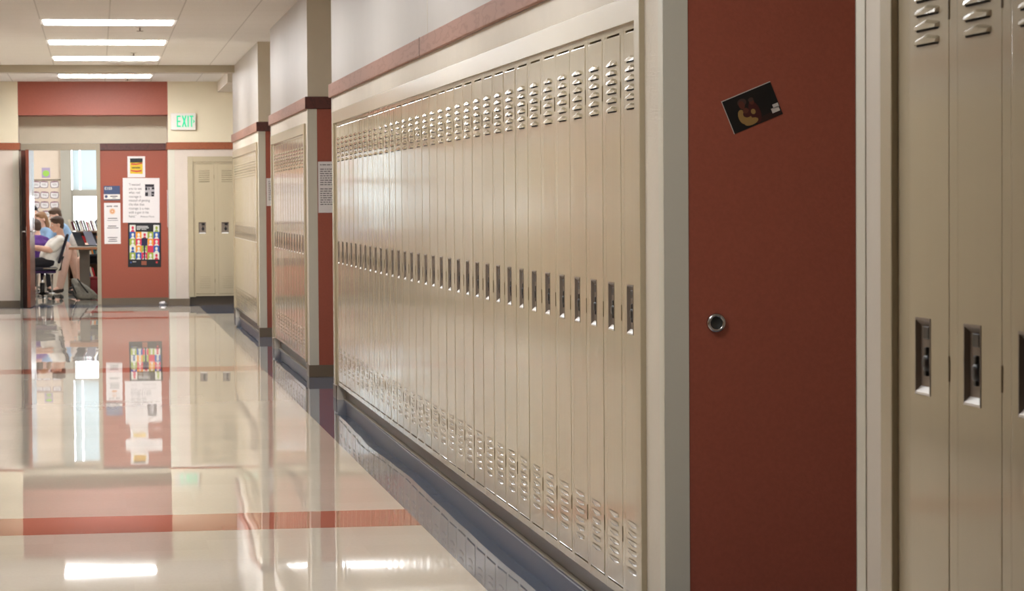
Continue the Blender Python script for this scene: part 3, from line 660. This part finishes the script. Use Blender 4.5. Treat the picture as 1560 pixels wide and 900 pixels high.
# classroom wall pieces: apple picture, certificates
ax, az = at(70, 263, YV).x, at(70, 263, YV).z
a = thing('apple_picture', 'small purple picture of a green apple on the classroom wall', 'picture', (ax, YV-.002, az))
MB().box(-.065, .065, -.004, 0, -.08, .08, mat('picture_lilac', (176, 160, 190), .5)).build('card', a)
ap = MB(); ap.faces([(.05*math.cos(q)*(1+.06*math.cos(2*q)), -.005, -.01+.052*math.sin(q)*(1-.10*max(0, math.sin(q))**6)) for q in [2*PI*j/28 for j in range(28)]], [tuple(range(28))], mat('apple_green', (158, 206, 92), .4)); ap.build('apple_print', a, recalc=False)
CARD = mat('card_white', (226, 222, 222), .6); CEDGE = mat('card_edge_mauve', (132, 112, 128), .6)
rowsY = [(281, (55, 67, 83)), (297, (54, 68, 83)), (312, (54, 68, 83)), (326, (54, 70))]
for ri, (py, pxs) in enumerate(rowsY):
    for ci, px in enumerate(pxs):
        p = at(px, py, YV)
        t = thing('award_card', 'scalloped white award card on the classroom wall, %s row from top, %s across' % (ORD[ri+1], ORD[ci+1]), 'card', (p.x, YV-.001, p.z), 0, 'award cards on the classroom wall')
        t.rotation_euler = (0, random.uniform(-.08, .08), 0)
        def scal(rx, rz, y, m, nm):
            b = MB(); n = 40; b.faces([((rx*(abs(math.cos(q))**.5)*(1 if math.cos(q) > 0 else -1)) * (1+.05*math.cos(12*q)), y, rz*(abs(math.sin(q))**.5)*(1 if math.sin(q) > 0 else -1)*(1+.05*math.cos(12*q))) for q in [2*PI*j/n for j in range(n)]], [tuple(range(n))], m); return b.build(nm, t, recalc=False)
        scal(.067, .056, -.002, CEDGE, 'backing'); scal(.058, .046, -.004, CARD, 'face')
        rects('ribbon_print', t, [(-.045, .045, .035, .052)], mat('card_ribbon', (150, 110, 120), .6), -.0045)
        rects('line_print', t, [(-.035, .03, .006, .011), (-.03, .035, -.012, -.007)], INK, -.0045)

# ------------------------------------------------------------------ classroom furniture
NAVYF = mat('navy_chair_mesh', (34, 34, 52), .7, noise=.1, nscale=120); PURP = mat('purple_seat', (58, 34, 80), .8); CHAIRB = mat('chair_black', (20, 20, 22), .5)
GREYM = mat('table_leg_grey', (112, 104, 94), .4)
def office_chair(label, loc, rz):
    """faces local -x; back on +x"""
    t = thing('office_chair', label, 'chair', loc, rz, 'classroom swivel chairs')
    m = MB(); m.box(-.25, .22, -.23, .23, .42, .47, NAVYF, .02); m.build('seat', t)
    m = MB(); m.box(-.22, .2, -.2, .2, .38, .42, PURP, .015); m.build('seat_pan', t)
    m = MB(); mt = Matrix.Translation((.24, 0, .52)) @ Matrix.Rotation(.30, 4, 'Y'); m.box(-.02, .02, -.22, .22, 0, .44, NAVYF, .018, mt); m.build('backrest', t)
    m = MB(); m.tube([(.1, 0, .40), (.26, 0, .43), (.30, 0, .62)], .018, CHAIRB, 8); m.build('back_bar', t)
    m = MB(); m.tube([(.23, -.25, .45), (.02, -.25, .45)], .012, CHROME, 8); m.build('arm_bar', t)
    m = MB(); m.tube([(0, 0, .06), (0, 0, .38)], .024, CHROME, 12); m.tube([(0, 0, .06), (0, 0, .24)], .035, CHAIRB, 12); m.build('gas_column', t)
    for k in range(5):
        q = 2*PI*k/5 + .3; c, s_ = math.cos(q), math.sin(q)
        m = MB(); m.tube([(0, 0, .09), (.28*c, .28*s_, .065)], [.024, .014], CHROME, 8); leg = m.build('leg', t)
        m = MB(); m.lathe([(.004, -.012), (.026, -.012), (.026, .012), (.004, .012)], CHAIRB, 14, Matrix.Translation((.28*c, .28*s_, .027)) @ Matrix.Rotation(q, 4, 'Z') @ Matrix.Rotation(PI/2, 4, 'X')); m.tube([(.28*c, .28*s_, .027), (.28*c, .28*s_, .065)], .007, CHAIRB, 6); m.build('caster', leg)
    return t
YA = 38.95
hipA = at(86, 403, YA)
office_chair('navy swivel chair with purple seat pan under the white shirted boy', (at(64, 400, YA).x, YA, 0), 0)

def table(name, label, x0, x1, y0, y1, ztop, legs):
    t = thing(name, label, 'table', ((x0+x1)/2, (y0+y1)/2, 0), 0, 'classroom tables')
    w_, l_ = (x1-x0)/2, (y1-y0)/2
    MB().box(-w_, w_, -l_, l_, ztop-.012, ztop, mat('laminate_grey', (196, 190, 180), .35), .002).build('tabletop', t)
    MB().box(-w_-.004, w_+.004, -l_-.004, l_+.004, ztop-.045, ztop-.0125, TABLEWOOD, .003).build('edge_band', t)
    for lx, ly in legs:
        m = MB(); m.box(lx-.075, lx+.075, ly-.05, ly+.05, .03, ztop-.045, GREYM, .012); m.box(lx-.11, lx+.11, ly-.25, ly+.25, 0, .035, GREYM, .01); m.build('leg', t)
    return t
YT = 40.4
tl, tr_ = at(105, 377, YT-.4).x, .75
zT = at(120, 375.5, YT-.4).z
lgx = at(129, 400, YT).x - (tl+tr_)/2
table('classroom_table', 'wood edged classroom table carrying laptops, in front of the bookcase', tl, tr_, YT-.4, YT+.4, zT, [(lgx, -.05), (.32, -.05)])
table('classroom_table', 'wood edged classroom table at which the students sit, behind the open door', -2.3, -1.02, 38.7, 39.7, .72, [(-.35, 0), (.3, 0)])

def laptop(label, px0, px1, py0, py1, Y, col, lean):
    b0 = at(px1, py1, Y); t = thing('laptop', label, 'laptop', (b0.x, Y, zT+.001), math.radians(112))
    # local x along the hinge, screen leans toward +y
    cm = mat('laptop_' + col, {'black': (22, 32, 36), 'grey': (150, 156, 178)}[col], .35)
    MB().box(-.16, .16, -.22, 0, 0, .018, cm, .004).build('base', t)
    h = math.hypot(.2, lean); mt = Matrix.Translation((0, 0, .018)) @ Matrix.Rotation(-lean/.22*1.0, 4, 'X')
    lid = MB(); lid.box(-.16, .16, -.004, .004, 0, .215, cm, .003, mt); lid = lid.build('lid', t)
    sc = MB(); sc.box(-.15, .15, -.0055, -.004, .012, .205, mat('screen_dark', (30, 34, 44), .15), 0, mt); sc.build('screen', lid)
    MB().box(-.14, .14, -.12, -.02, .018, .020, BLACK).build('keyboard', t)
    return t
laptop('black laptop open on the classroom table beside the white bag', 112, 124, 353, 373, YT-.22, 'black', .09)
laptop('grey laptop open on the classroom table under the orange book', 129, 141, 352, 373, YT+.22, 'grey', .09)

# white bag on the table
bg = MB(); bg.ball((0, 0, .1), .1, WHITEP, (.62, .7, 1.25), 18)
for v_ in bg.bm.verts:
    v_.co += Vector((random.uniform(-.014, .014), random.uniform(-.014, .014), random.uniform(-.012, .012)))
    v_.co.z = max(v_.co.z, 0)
p = at(113, 370, YT-.1); o = bg.build('plastic_bag', loc=(p.x, YT+.05, zT)); tag(o, 'crumpled white plastic bag standing on the classroom table', 'bag')

# bookcase and books
YK = 42.5
bx0, bx1 = at(103, 360, YK).x, .62
zk = at(125, 352, YK).z; zk2 = at(125, 374, YK).z
bk = thing('bookcase', 'low wooden bookcase under the classroom window', 'bookcase', ((bx0+bx1)/2, YK+.15, 0))
hw = (bx1-bx0)/2
SHELF = mat('bookcase_brown', (104, 74, 52), .5)
m = MB(); m.box(-hw, -hw+.02, -.15, .15, 0, zk, SHELF); m.box(hw-.02, hw, -.15, .15, 0, zk, SHELF); m.box(-hw, hw, .14, .15, 0, zk, SHELF); m.build('carcass', bk)
shz = [zk-.01, zk2-.01, at(115, 398, YK).z, at(115, 425, YK).z]
for z in shz: MB().box(-hw+.02, hw-.02, -.15, .14, z-.018, z, SHELF).build('shelf', bk)
MB().box(-hw, hw, -.15, .15, zk-.0101, zk, SHELF).build('top', bk)
BC = {'red': (178, 34, 40), 'maroon': (92, 26, 38), 'black': (28, 30, 36), 'charcoal': (62, 64, 62), 'cream': (214, 204, 184), 'teal': (44, 96, 104), 'blue': (52, 70, 130), 'grey': (140, 146, 138), 'olive': (118, 108, 62), 'orange': (222, 130, 42), 'pink': (190, 120, 130)}
def book(color, x, y, z, th, h, dep, lean, label, group):
    t = thing('book', label, 'book', (x, y, z), 0, group); t.rotation_euler = (0, lean, 0)
    cm = mat('book_' + color, BC[color], .5)
    m = MB(); m.box(0, .002, 0, dep, 0, h, cm); m.box(th-.002, th, 0, dep, 0, h, cm); m.box(0, th, 0, .002, 0, h, cm); m.build('cover', t)
    m = MB(); m.box(.002, th-.002, .002, dep-.004, .003, h-.003, mat('book_pages', (224, 216, 198), .8)); m.build('pages', t)
    return t
def shelf_row(colors, x, y, z, hs, lean, where, group, lim, ths=(.022, .038)):
    n = 0
    for i, c in enumerate(colors):
        th = random.uniform(*ths); h = random.uniform(*hs)
        ln = lean + random.uniform(-.02, .02)
        if x + th > lim: break
        n += 1
        book(c, x, y, z + (max(0, th*math.sin(ln)) + .001), th, h, .15, ln, '%s book %s in the row %s' % (c, ORD[n], where), group)
        x += th/math.cos(ln) + .004
topc = ['cream', 'maroon', 'olive', 'black', 'cream', 'maroon', 'grey', 'red', 'cream', 'maroon', 'cream', 'charcoal', 'charcoal', 'black', 'black', 'grey', 'blue', 'olive', 'black', 'cream', 'charcoal']
shelf_row(topc, bx0+.055, YK+.0, zk, (.14, .195), -.30, 'standing on top of the bookcase', 'books on top of the bookcase', .22)
shelf_row(['pink', 'cream', 'grey', 'teal', 'red', 'red', 'cream', 'blue', 'grey', 'black', 'black', 'orange', 'orange', 'charcoal', 'cream', 'blue', 'red', 'olive'], bx0+.09, YK+.0, zk2-.009, (.15, .18), -.22, 'on the upper shelf of the bookcase', 'books on the upper shelf', .25)
shelf_row(['blue', 'cream', 'black', 'cream', 'maroon', 'cream', 'teal', 'red', 'cream', 'orange', 'teal', 'grey', 'red', 'cream'], bx0+.08, YK+.0, shz[2]+.001, (.15, .185), -.25, 'on the middle shelf of the bookcase', 'books on the middle shelf', .25)
shelf_row(['cream', 'teal', 'cream', 'cream', 'grey', 'olive', 'cream', 'blue', 'cream', 'red'], bx0+.09, YK+.0, shz[3]+.001, (.16, .2), -.25, 'on the lowest shelf of the bookcase', 'books on the lowest shelf', .25)

# red bin at the right
p = at(147, 440, 40.6)
rb = thing('storage_bin', 'red plastic storage bin on the classroom floor by the table leg', 'bin', (p.x+.08, 40.62, 0))
BINR = mat('bin_red', (150, 22, 38), .4)
MB().box(-.17, .17, -.14, .14, 0, .26, BINR, .012).build('body', rb)
MB().box(-.185, .185, -.155, .155, .24, .275, BINR, .008).build('rim', rb)

# backpack ----------------------------------------------------------------
YP = 38.45
bp_ = thing('backpack', 'grey backpack slumped on the classroom floor with dark straps', 'backpack', (at(128, 457, YP).x, YP, 0))
GREYB = mat('backpack_grey', (122, 120, 112), .8, noise=.15, nscale=40, bump=.004, bscale=30); GREYD = mat('backpack_trim', (40, 40, 40), .7)
def voxel_mesh(mb, name, parent, vox=.01, smooth=2, loc=None):
    """fuse the overlapping shapes in mb into one closed skin"""
    o = mb.build(name)
    r = o.modifiers.new('r', 'REMESH'); r.mode = 'VOXEL'; r.voxel_size = vox; r.use_smooth_shade = True
    s_ = o.modifiers.new('s', 'SMOOTH'); s_.factor = .5; s_.iterations = smooth
    dg = bpy.context.evaluated_depsgraph_get(); me = bpy.data.meshes.new_from_object(o.evaluated_get(dg))
    old = o.data; o.modifiers.clear(); ms = list(old.materials); o.data = me; bpy.data.meshes.remove(old)
    if not me.materials:
        for m_ in ms: me.materials.append(m_)
    for pl in me.polygons: pl.use_smooth = True
    o.name = name
    if parent: o.parent = parent
    return o
ox = bp_.location.x
def PB(px, py): q = at(px, py, YP); return Vector((q.x-ox, 0, q.z))
def limb(mb, pts, m, n=12):
    """pts: [(Vector, radius)] a smooth tapering tube with round ends"""
    for (a_, ra), (b_, rb_) in zip(pts, pts[1:]):
        mb.tube([a_, a_.lerp(b_, .5), b_], [ra, (ra+rb_)/2, rb_], m, n)
    for a_, ra in pts: mb.ball(a_, ra, m, n=n)
b = MB(); z_ = Vector((0, 0, 0))
limb(b, [(PB(113, 428)+Vector((0, .05, 0)), .045), (PB(119, 436), .075), (PB(127, 444), .10), (PB(137, 450), .085), (PB(143, 452), .06)], GREYB, 16)
limb(b, [(PB(116, 440)+Vector((0, -.06, 0)), .05), (PB(122, 449)+Vector((0, -.05, 0)), .07), (PB(134, 451)+Vector((0, -.06, 0)), .06)], GREYB, 14)
for v_ in b.bm.verts: v_.co.z = max(v_.co.z, .006)
voxel_mesh(b, 'body', bp_, .012, 3)
for pts in ([(118, 424), (125, 434), (133, 444), (139, 455)], [(110, 432), (113, 440), (117, 448)], [(110, 445), (115, 452), (118, 456)]):
    b = MB(); P_ = [PB(*q) + Vector((0, -.13 + .02*i, 0)) for i, q in enumerate(pts)]
    for q in P_: q.z = max(q.z, .012)
    b.tube(P_, .011, GREYD, 8); b.build('strap', bp_)

# ------------------------------------------------------------------ people
SKIN = mat('skin', (236, 190, 168), .5); LIP = mat('lip', (186, 110, 100), .5); EYEW = mat('eye_white', (230, 226, 222), .3); EYED = mat('eye_dark', (40, 30, 26), .3)
def frame_of(f, u):
    f = f.normalized(); s_ = u.cross(f).normalized(); u = f.cross(s_).normalized()
    return Matrix((f, s_, u)).transposed()   # local x = facing, y = left, z = up
def head(mb, c, R, s=1.0):
    """skull, jaw, nose, ears and brow as overlapping shapes round the head centre c"""
    q = lambda x, y, z: c + R @ Vector((x*s, y*s, z*s))
    mb.ball(q(-.006, 0, .028), .095*s, SKIN, (1, .80, .92), 18, R.to_4x4())
    mb.ball(q(.02, 0, -.03), .072*s, SKIN, (.86, .80, 1.05), 16, R.to_4x4())
    mb.ball(q(.055, 0, -.082), .026*s, SKIN, (1, 1.2, .85), 12, R.to_4x4())
    limb(mb, [(q(.082, 0, .012), .011*s), (q(.105, 0, -.026), .015*s)], SKIN, 10)
    mb.ball(q(.088, 0, -.056), .015*s, SKIN, (.7, 1.5, .8), 10, R.to_4x4())
    for sd in (1, -1): mb.ball(q(-.005, sd*.079, -.012), .03*s, SKIN, (.62, .32, 1.05), 10, R.to_4x4())
def hand(mb, w, d, palm, s=1.0):
    """palm and five curled fingers from wrist w along d, palm normal palm"""
    d = d.normalized(); sd = palm.cross(d).normalized(); palm = d.cross(sd).normalized()
    q = lambda a, b_, c_: w + d*a*s + sd*b_*s + palm*c_*s
    for k in (-.024, -.008, .008, .024): limb(mb, [(w, .018*s), (q(.085, k, 0), .013*s)], SKIN, 8)
    for k, ln in ((-.029, .058), (-.010, .072), (.010, .078), (.029, .068)):
        limb(mb, [(q(.082, k, 0), .0095*s), (q(.082+ln*.55, k*1.08, .012), .0088*s), (q(.082+ln*.95, k*1.1, .038), .0075*s)], SKIN, 8)
    limb(mb, [(q(.025, .03, .004), .013*s), (q(.06, .055, .016), .0105*s), (q(.088, .06, .03), .0085*s)], SKIN, 8)
def person(label, J, shirt, pants, hair, hair_len=0, vox=.011, s=1.0, shoes=(30, 28, 30), sleeve=.5, shorts=False, g=1.0, group='students in the classroom'):
    """J: world joints. hc head centre, hf facing, hu up; nk neck, ch chest, bl belly, hp hips; sL/sR shoulders, eL/eR elbows, wL/wR wrists; tL/tR hip joints, kL/kR knees, aL/aR ankles, fL/fR toe directions"""
    o = Vector((J['hp'].x, J['hp'].y, 0)); t = thing('person', label, 'person', o, 0, group)
    J = {k: (v - o if k not in ('hf', 'hu', 'fL', 'fR', 'cf') else v) for k, v in J.items()}
    sh = mat('shirt_' + '_'.join(map(str, shirt)), shirt, .8, noise=.06, nscale=12, bump=.006, bscale=14); pn = mat('pants_' + '_'.join(map(str, pants)), pants, .8, noise=.05, nscale=12, bump=.006, bscale=14)
    hr = mat('hair_' + '_'.join(map(str, hair)), hair, .55, noise=.25, nscale=60, bump=.004, bscale=70, stretch=(3, 3, 1)); so = mat('shoe_%d' % shoes[0], shoes, .5)
    R = frame_of(J['hf'], J['hu'])
    b = MB(); head(b, J['hc'], R, s)
    limb(b, [(J['hc'] + R @ Vector((-.02, 0, -.05))*s, .052*s), (J['nk'], .053*s)], SKIN)
    limb(b, [(J['nk'], .06*s), (J['ch'], .10*s*g), (J['bl'], .095*s*g), (J['hp'], .105*s*g)], SKIN)
    for d_ in 'LR':
        limb(b, [(J['s'+d_], .046*s*g), (J['e'+d_], .037*s*g), (J['e'+d_].lerp(J['w'+d_], .35), .038*s*g), (J['w'+d_], .025*s*g)], SKIN)
        hand(b, J['w'+d_], (J['w'+d_]-J['e'+d_]), Vector((0, 0, -1)), s)
        limb(b, [(J['t'+d_], .07*s), (J['k'+d_], .048*s), (J['k'+d_].lerp(J['a'+d_], .35), .049*s), (J['a'+d_], .034*s)], SKIN)
        limb(b, [(J['a'+d_], .036*s), (J['a'+d_] + J['f'+d_]*.15*s + Vector((0, 0, -.05*s)), .03*s)], SKIN)
    body = voxel_mesh(b, 'body', t, vox if vox < .009 else .009, 1)
    # clothes, a little outside the body
    b = MB()
    ax_ = (J['sL']-J['sR']); ax_ = ax_*.5
    limb(b, [(J['nk'].lerp(J['ch'], .30), .085*s), (J['ch'], .122*s*g), (J['bl'], .122*s*g), (J['hp'], .128*s*g)], sh, 16)
    for k in (.32, -.32): limb(b, [(J['ch']+ax_*k, .115*s*g), (J['bl']+ax_*k, .112*s*g), (J['hp']+ax_*k*.9, .115*s*g)], sh, 16)
    limb(b, [(J['sL'], .066*s*g), (J['nk'].lerp(J['ch'], .25), .075*s), (J['sR'], .066*s*g)], sh, 14)
    for d_ in 'LR':
        limb(b, [(J['s'+d_], .068*s*g), (J['s'+d_].lerp(J['e'+d_], sleeve), .062*s*g)], sh, 14)
        limb(b, [(J['s'+d_], .066*s*g), (J['ch'], .1*s)], sh, 14)
    voxel_mesh(b, 'shirt', t, vox, 2)
    b = MB(); limb(b, [(J['tL'], .098*s), (J['tR'], .098*s)], pn, 14)
    for d_ in 'LR':
        a_ = J['k'+d_].lerp(J['a'+d_], .92)
        if shorts: limb(b, [(J['t'+d_], .1*s), (J['t'+d_].lerp(J['k'+d_], .75), .08*s)], pn, 14)
        else: limb(b, [(J['t'+d_], .1*s), (J['k'+d_], .072*s), (a_, .058*s)], pn, 14)
    voxel_mesh(b, 'trousers', t, vox, 2)
    for d_ in 'LR':
        b = MB(); a_ = J['a'+d_]; f_ = J['f'+d_].normalized()
        limb(b, [(a_ + Vector((0, 0, -.035*s)) - f_*.03*s, .042*s), (a_ + f_*.09*s + Vector((0, 0, -.05*s)), .04*s), (a_ + f_*.17*s + Vector((0, 0, -.056*s)), .033*s)], so, 12)
        zmin = min(v.co.z for v in b.bm.verts)
        voxel_mesh(b, 'shoe', t, .009, 1)
    b = MB(); q = lambda x, y, z: J['hc'] + R @ Vector((x*s, y*s, z*s))
    b.ball(q(-.014, 0, .048), .098*s, hr, (1.0, .87, .86), 18, R.to_4x4())
    b.ball(q(-.05, 0, .0), .07*s, hr, (.75, 1.02, 1.15 + hair_len), 16, R.to_4x4())
    b.ball(q(.048, 0, .092), .04*s, hr, (1.0, 1.5, .6), 14, R.to_4x4())
    if hair_len:
        for k in (-.06, 0, .06): limb(b, [(q(-.05, k, .02), .04*s), (q(-.06, k*1.1, -.10), .036*s), (q(-.04, k*1.2, -.10-.16*hair_len), .022*s)], hr, 12)
    voxel_mesh(b, 'hair', t, .008, 1)
    for sd in (1, -1):
        b = MB(); b.ball(q(.0735, sd*.031, .003), .0112*s, EYEW, n=10); b.ball(q(.0805, sd*.032, .003), .0055*s, EYED, n=8); b.build('eye', t)
    b = MB(); b.ball(q(.0965, 0, -.058), .011*s, LIP, (.5, 1.6, .5), 10, R.to_4x4()); b.build('mouth', t)
    return t
V = Vector
def dy(v, d): return Vector((v.x, v.y+d, v.z))
# boy in the white T-shirt, on the swivel chair, facing the far table
hp = at(77, 402, YA); 
J = dict(hc=at(87, 342.5, YA), hf=V((-1, -.22, -.16)), hu=V((-.10, 0, 1)), nk=at(93, 361, YA), ch=at(85, 376, YA), bl=at(75, 391, YA), hp=hp,
         sL=at(92, 368, YA)+V((0, -.15, 0)), sR=at(91, 368, YA)+V((-.02, .16, 0)),
         eL=at(76, 381, YA-.2), wL=at(53, 376, YA-.12), eR=at(72, 380, YA+.25), wR=at(50, 378, YA+.1),
         tL=dy(hp, -.09)+V((0, 0, .02)), tR=dy(hp, .09)+V((0, 0, .02)), kL=V((hp.x-.44, YA-.13, .50)), kR=V((hp.x-.44, YA+.13, .50)), aL=V((hp.x-.47, YA-.13, .09)), aR=V((hp.x-.45, YA+.15, .09)), fL=V((-1, -.1, 0)), fR=V((-1, .1, 0)))
person('seated boy in a white T-shirt leaning back in the swivel chair', J, (242, 240, 234), (26, 26, 34), (84, 62, 48), vox=.009, s=1.0, sleeve=.62, g=1.17)
# student bending over behind him, blue shirt and khaki trousers
YD = 41.5
hp = at(104, 369, YD)
J = dict(hc=at(84.5, 328.5, YD-.05), hf=V((-1, -.30, -.35)), hu=V((-.35, 0, 1)), nk=at(91, 343, YD), ch=at(94, 351, YD), bl=at(99, 360, YD), hp=hp,
         sL=at(92, 349, YD)+V((0, -.17, 0)), sR=at(92, 349, YD)+V((0, .17, 0)), eL=at(77, 360, YD-.1), wL=at(62, 366, YD-.15), eR=at(78, 362, YD+.2), wR=at(62, 368, YD+.15),
         tL=dy(at(102, 374, YD), -.09), tR=dy(at(106, 374, YD), .09), kL=at(97, 410, YD-.1), kR=at(113, 402, YD+.12), aL=at(91, 440, YD-.1), aR=at(121, 432, YD+.3), fL=V((-.8, -.6, 0)), fR=V((-.75, -.6, 0)))
J['aL'].z = .09; J['aR'].z = .12
person('student in a blue shirt and khaki trousers bending forward behind the seated boy', J, (150, 182, 216), (228, 192, 174), (92, 68, 50), shoes=(46, 40, 38), s=.98, sleeve=.5)
def seated(label, cx, Y, zc, face, shirt, pants, hair, hair_len=0, s=.92, shorts=False, chair=True, nod=-.2):
    """a seated student; zc height of the head centre, face the heading in the plan"""
    f = V((math.cos(face), math.sin(face), 0)); l = V((-f.y, f.x, 0)); o = V((cx, Y, 0)); zo = zc - 1.10*s
    q = lambda a, b_, c_: o + f*a*s + l*b_*s + V((0, 0, c_*s + zo))
    zh = .50 - 0
    J = dict(hc=q(.05, 0, 1.10), hf=f+V((0, 0, nod)), hu=V((0, 0, 1))+f*.2, nk=q(.0, 0, .955), ch=q(-.02, 0, .80), bl=q(-.03, 0, .64), hp=o - f*.02 + V((0, 0, .55)),
             sL=q(0, .165, .88), sR=q(0, -.165, .88), eL=q(.12, .22, .65), eR=q(.12, -.22, .65), wL=q(.34, .12, .70), wR=q(.34, -.12, .70),
             tL=o+l*.09+V((0, 0, .54)), tR=o-l*.09+V((0, 0, .54)), kL=o+f*.42+l*.12+V((0, 0, .53)), kR=o+f*.42-l*.12+V((0, 0, .53)), aL=o+f*.42+l*.12+V((0, 0, .09)), aR=o+f*.4-l*.12+V((0, 0, .09)), fL=f, fR=f)
    if chair.startswith('on '):
        st = thing('stool', 'dark round stool under the student ' + chair[3:], 'stool', (o.x, o.y, 0), 0, 'classroom stools')
        MB().lathe([(.16, .42), (.17, .43), (.17, .445), (.16, .45)], CHAIRB, 20).build('seat', st)
        for k in range(4):
            q_ = PI/4 + k*PI/2; MB().tube([(.13*math.cos(q_), .13*math.sin(q_), .42), (.17*math.cos(q_), .17*math.sin(q_), 0)], .012, CHROME, 8).build('leg', st)
    elif chair: office_chair('navy swivel chair under the student ' + chair, (o.x-.02*f.x, o.y-.02*f.y, 0), face+PI)
    return person(label, J, shirt, pants, hair, hair_len, s=s, shorts=shorts)
p = at(57, 346, 39.95); seated('seated student in purple with back turned, beside the open door', p.x, 39.95, p.z, 2.3, (92, 52, 132), (40, 40, 52), (76, 58, 48), chair='on in purple')
p = at(66.5, 334, 40.9); seated('seated student with light brown hair and a pale blue shirt behind the purple one', p.x, 40.9, p.z, -2.5, (150, 184, 220), (60, 62, 80), (150, 112, 80), .5, chair='on with light brown hair')
p = at(48.5, 324, 42.1); seated('seated student with black hair just showing past the door edge', p.x, 42.1, p.z, -1.2, (70, 80, 92), (40, 40, 46), (22, 18, 20), .3, chair='with black hair')
p = at(160, 350, 41.0); seated('seated student in dark shorts, bare knees showing past the door frame', p.x+.05, 41.0, 1.12, PI-.25, (60, 62, 70), (22, 22, 26), (70, 52, 40), shorts=True, chair='on in dark shorts')

# ------------------------------------------------------------------ classroom lamps, daylight, render settings
for x, y, nm in ((-1.6, 39.2, 'over the student table'), (.4, 39.2, 'over the classroom entrance'), (-1.6, 41.9, 'near the peach wall'), (.4, 41.9, 'near the window')):
    lamp(x, y, 2.75, 'flat white classroom ceiling light ' + nm, 'classroom ceiling lights', lm=LAMP3)
wd = bpy.data.worlds.new('daylight'); scn.world = wd; wd.use_nodes = True
bgn = wd.node_tree.nodes['Background']; bgn.inputs[0].default_value = (.90, .97, 1.0, 1); bgn.inputs[1].default_value = 3.0
vs = scn.view_settings; vs.view_transform = 'Standard'; vs.look = 'None'; vs.gamma = 1; vs.exposure = 1.0; vs.use_curve_mapping = False
scn.cycles.use_denoising = True
scn.cycles.max_bounces = 10; scn.cycles.diffuse_bounces = 6; scn.cycles.glossy_bounces = 5
scn.cycles.sample_clamp_indirect = 6
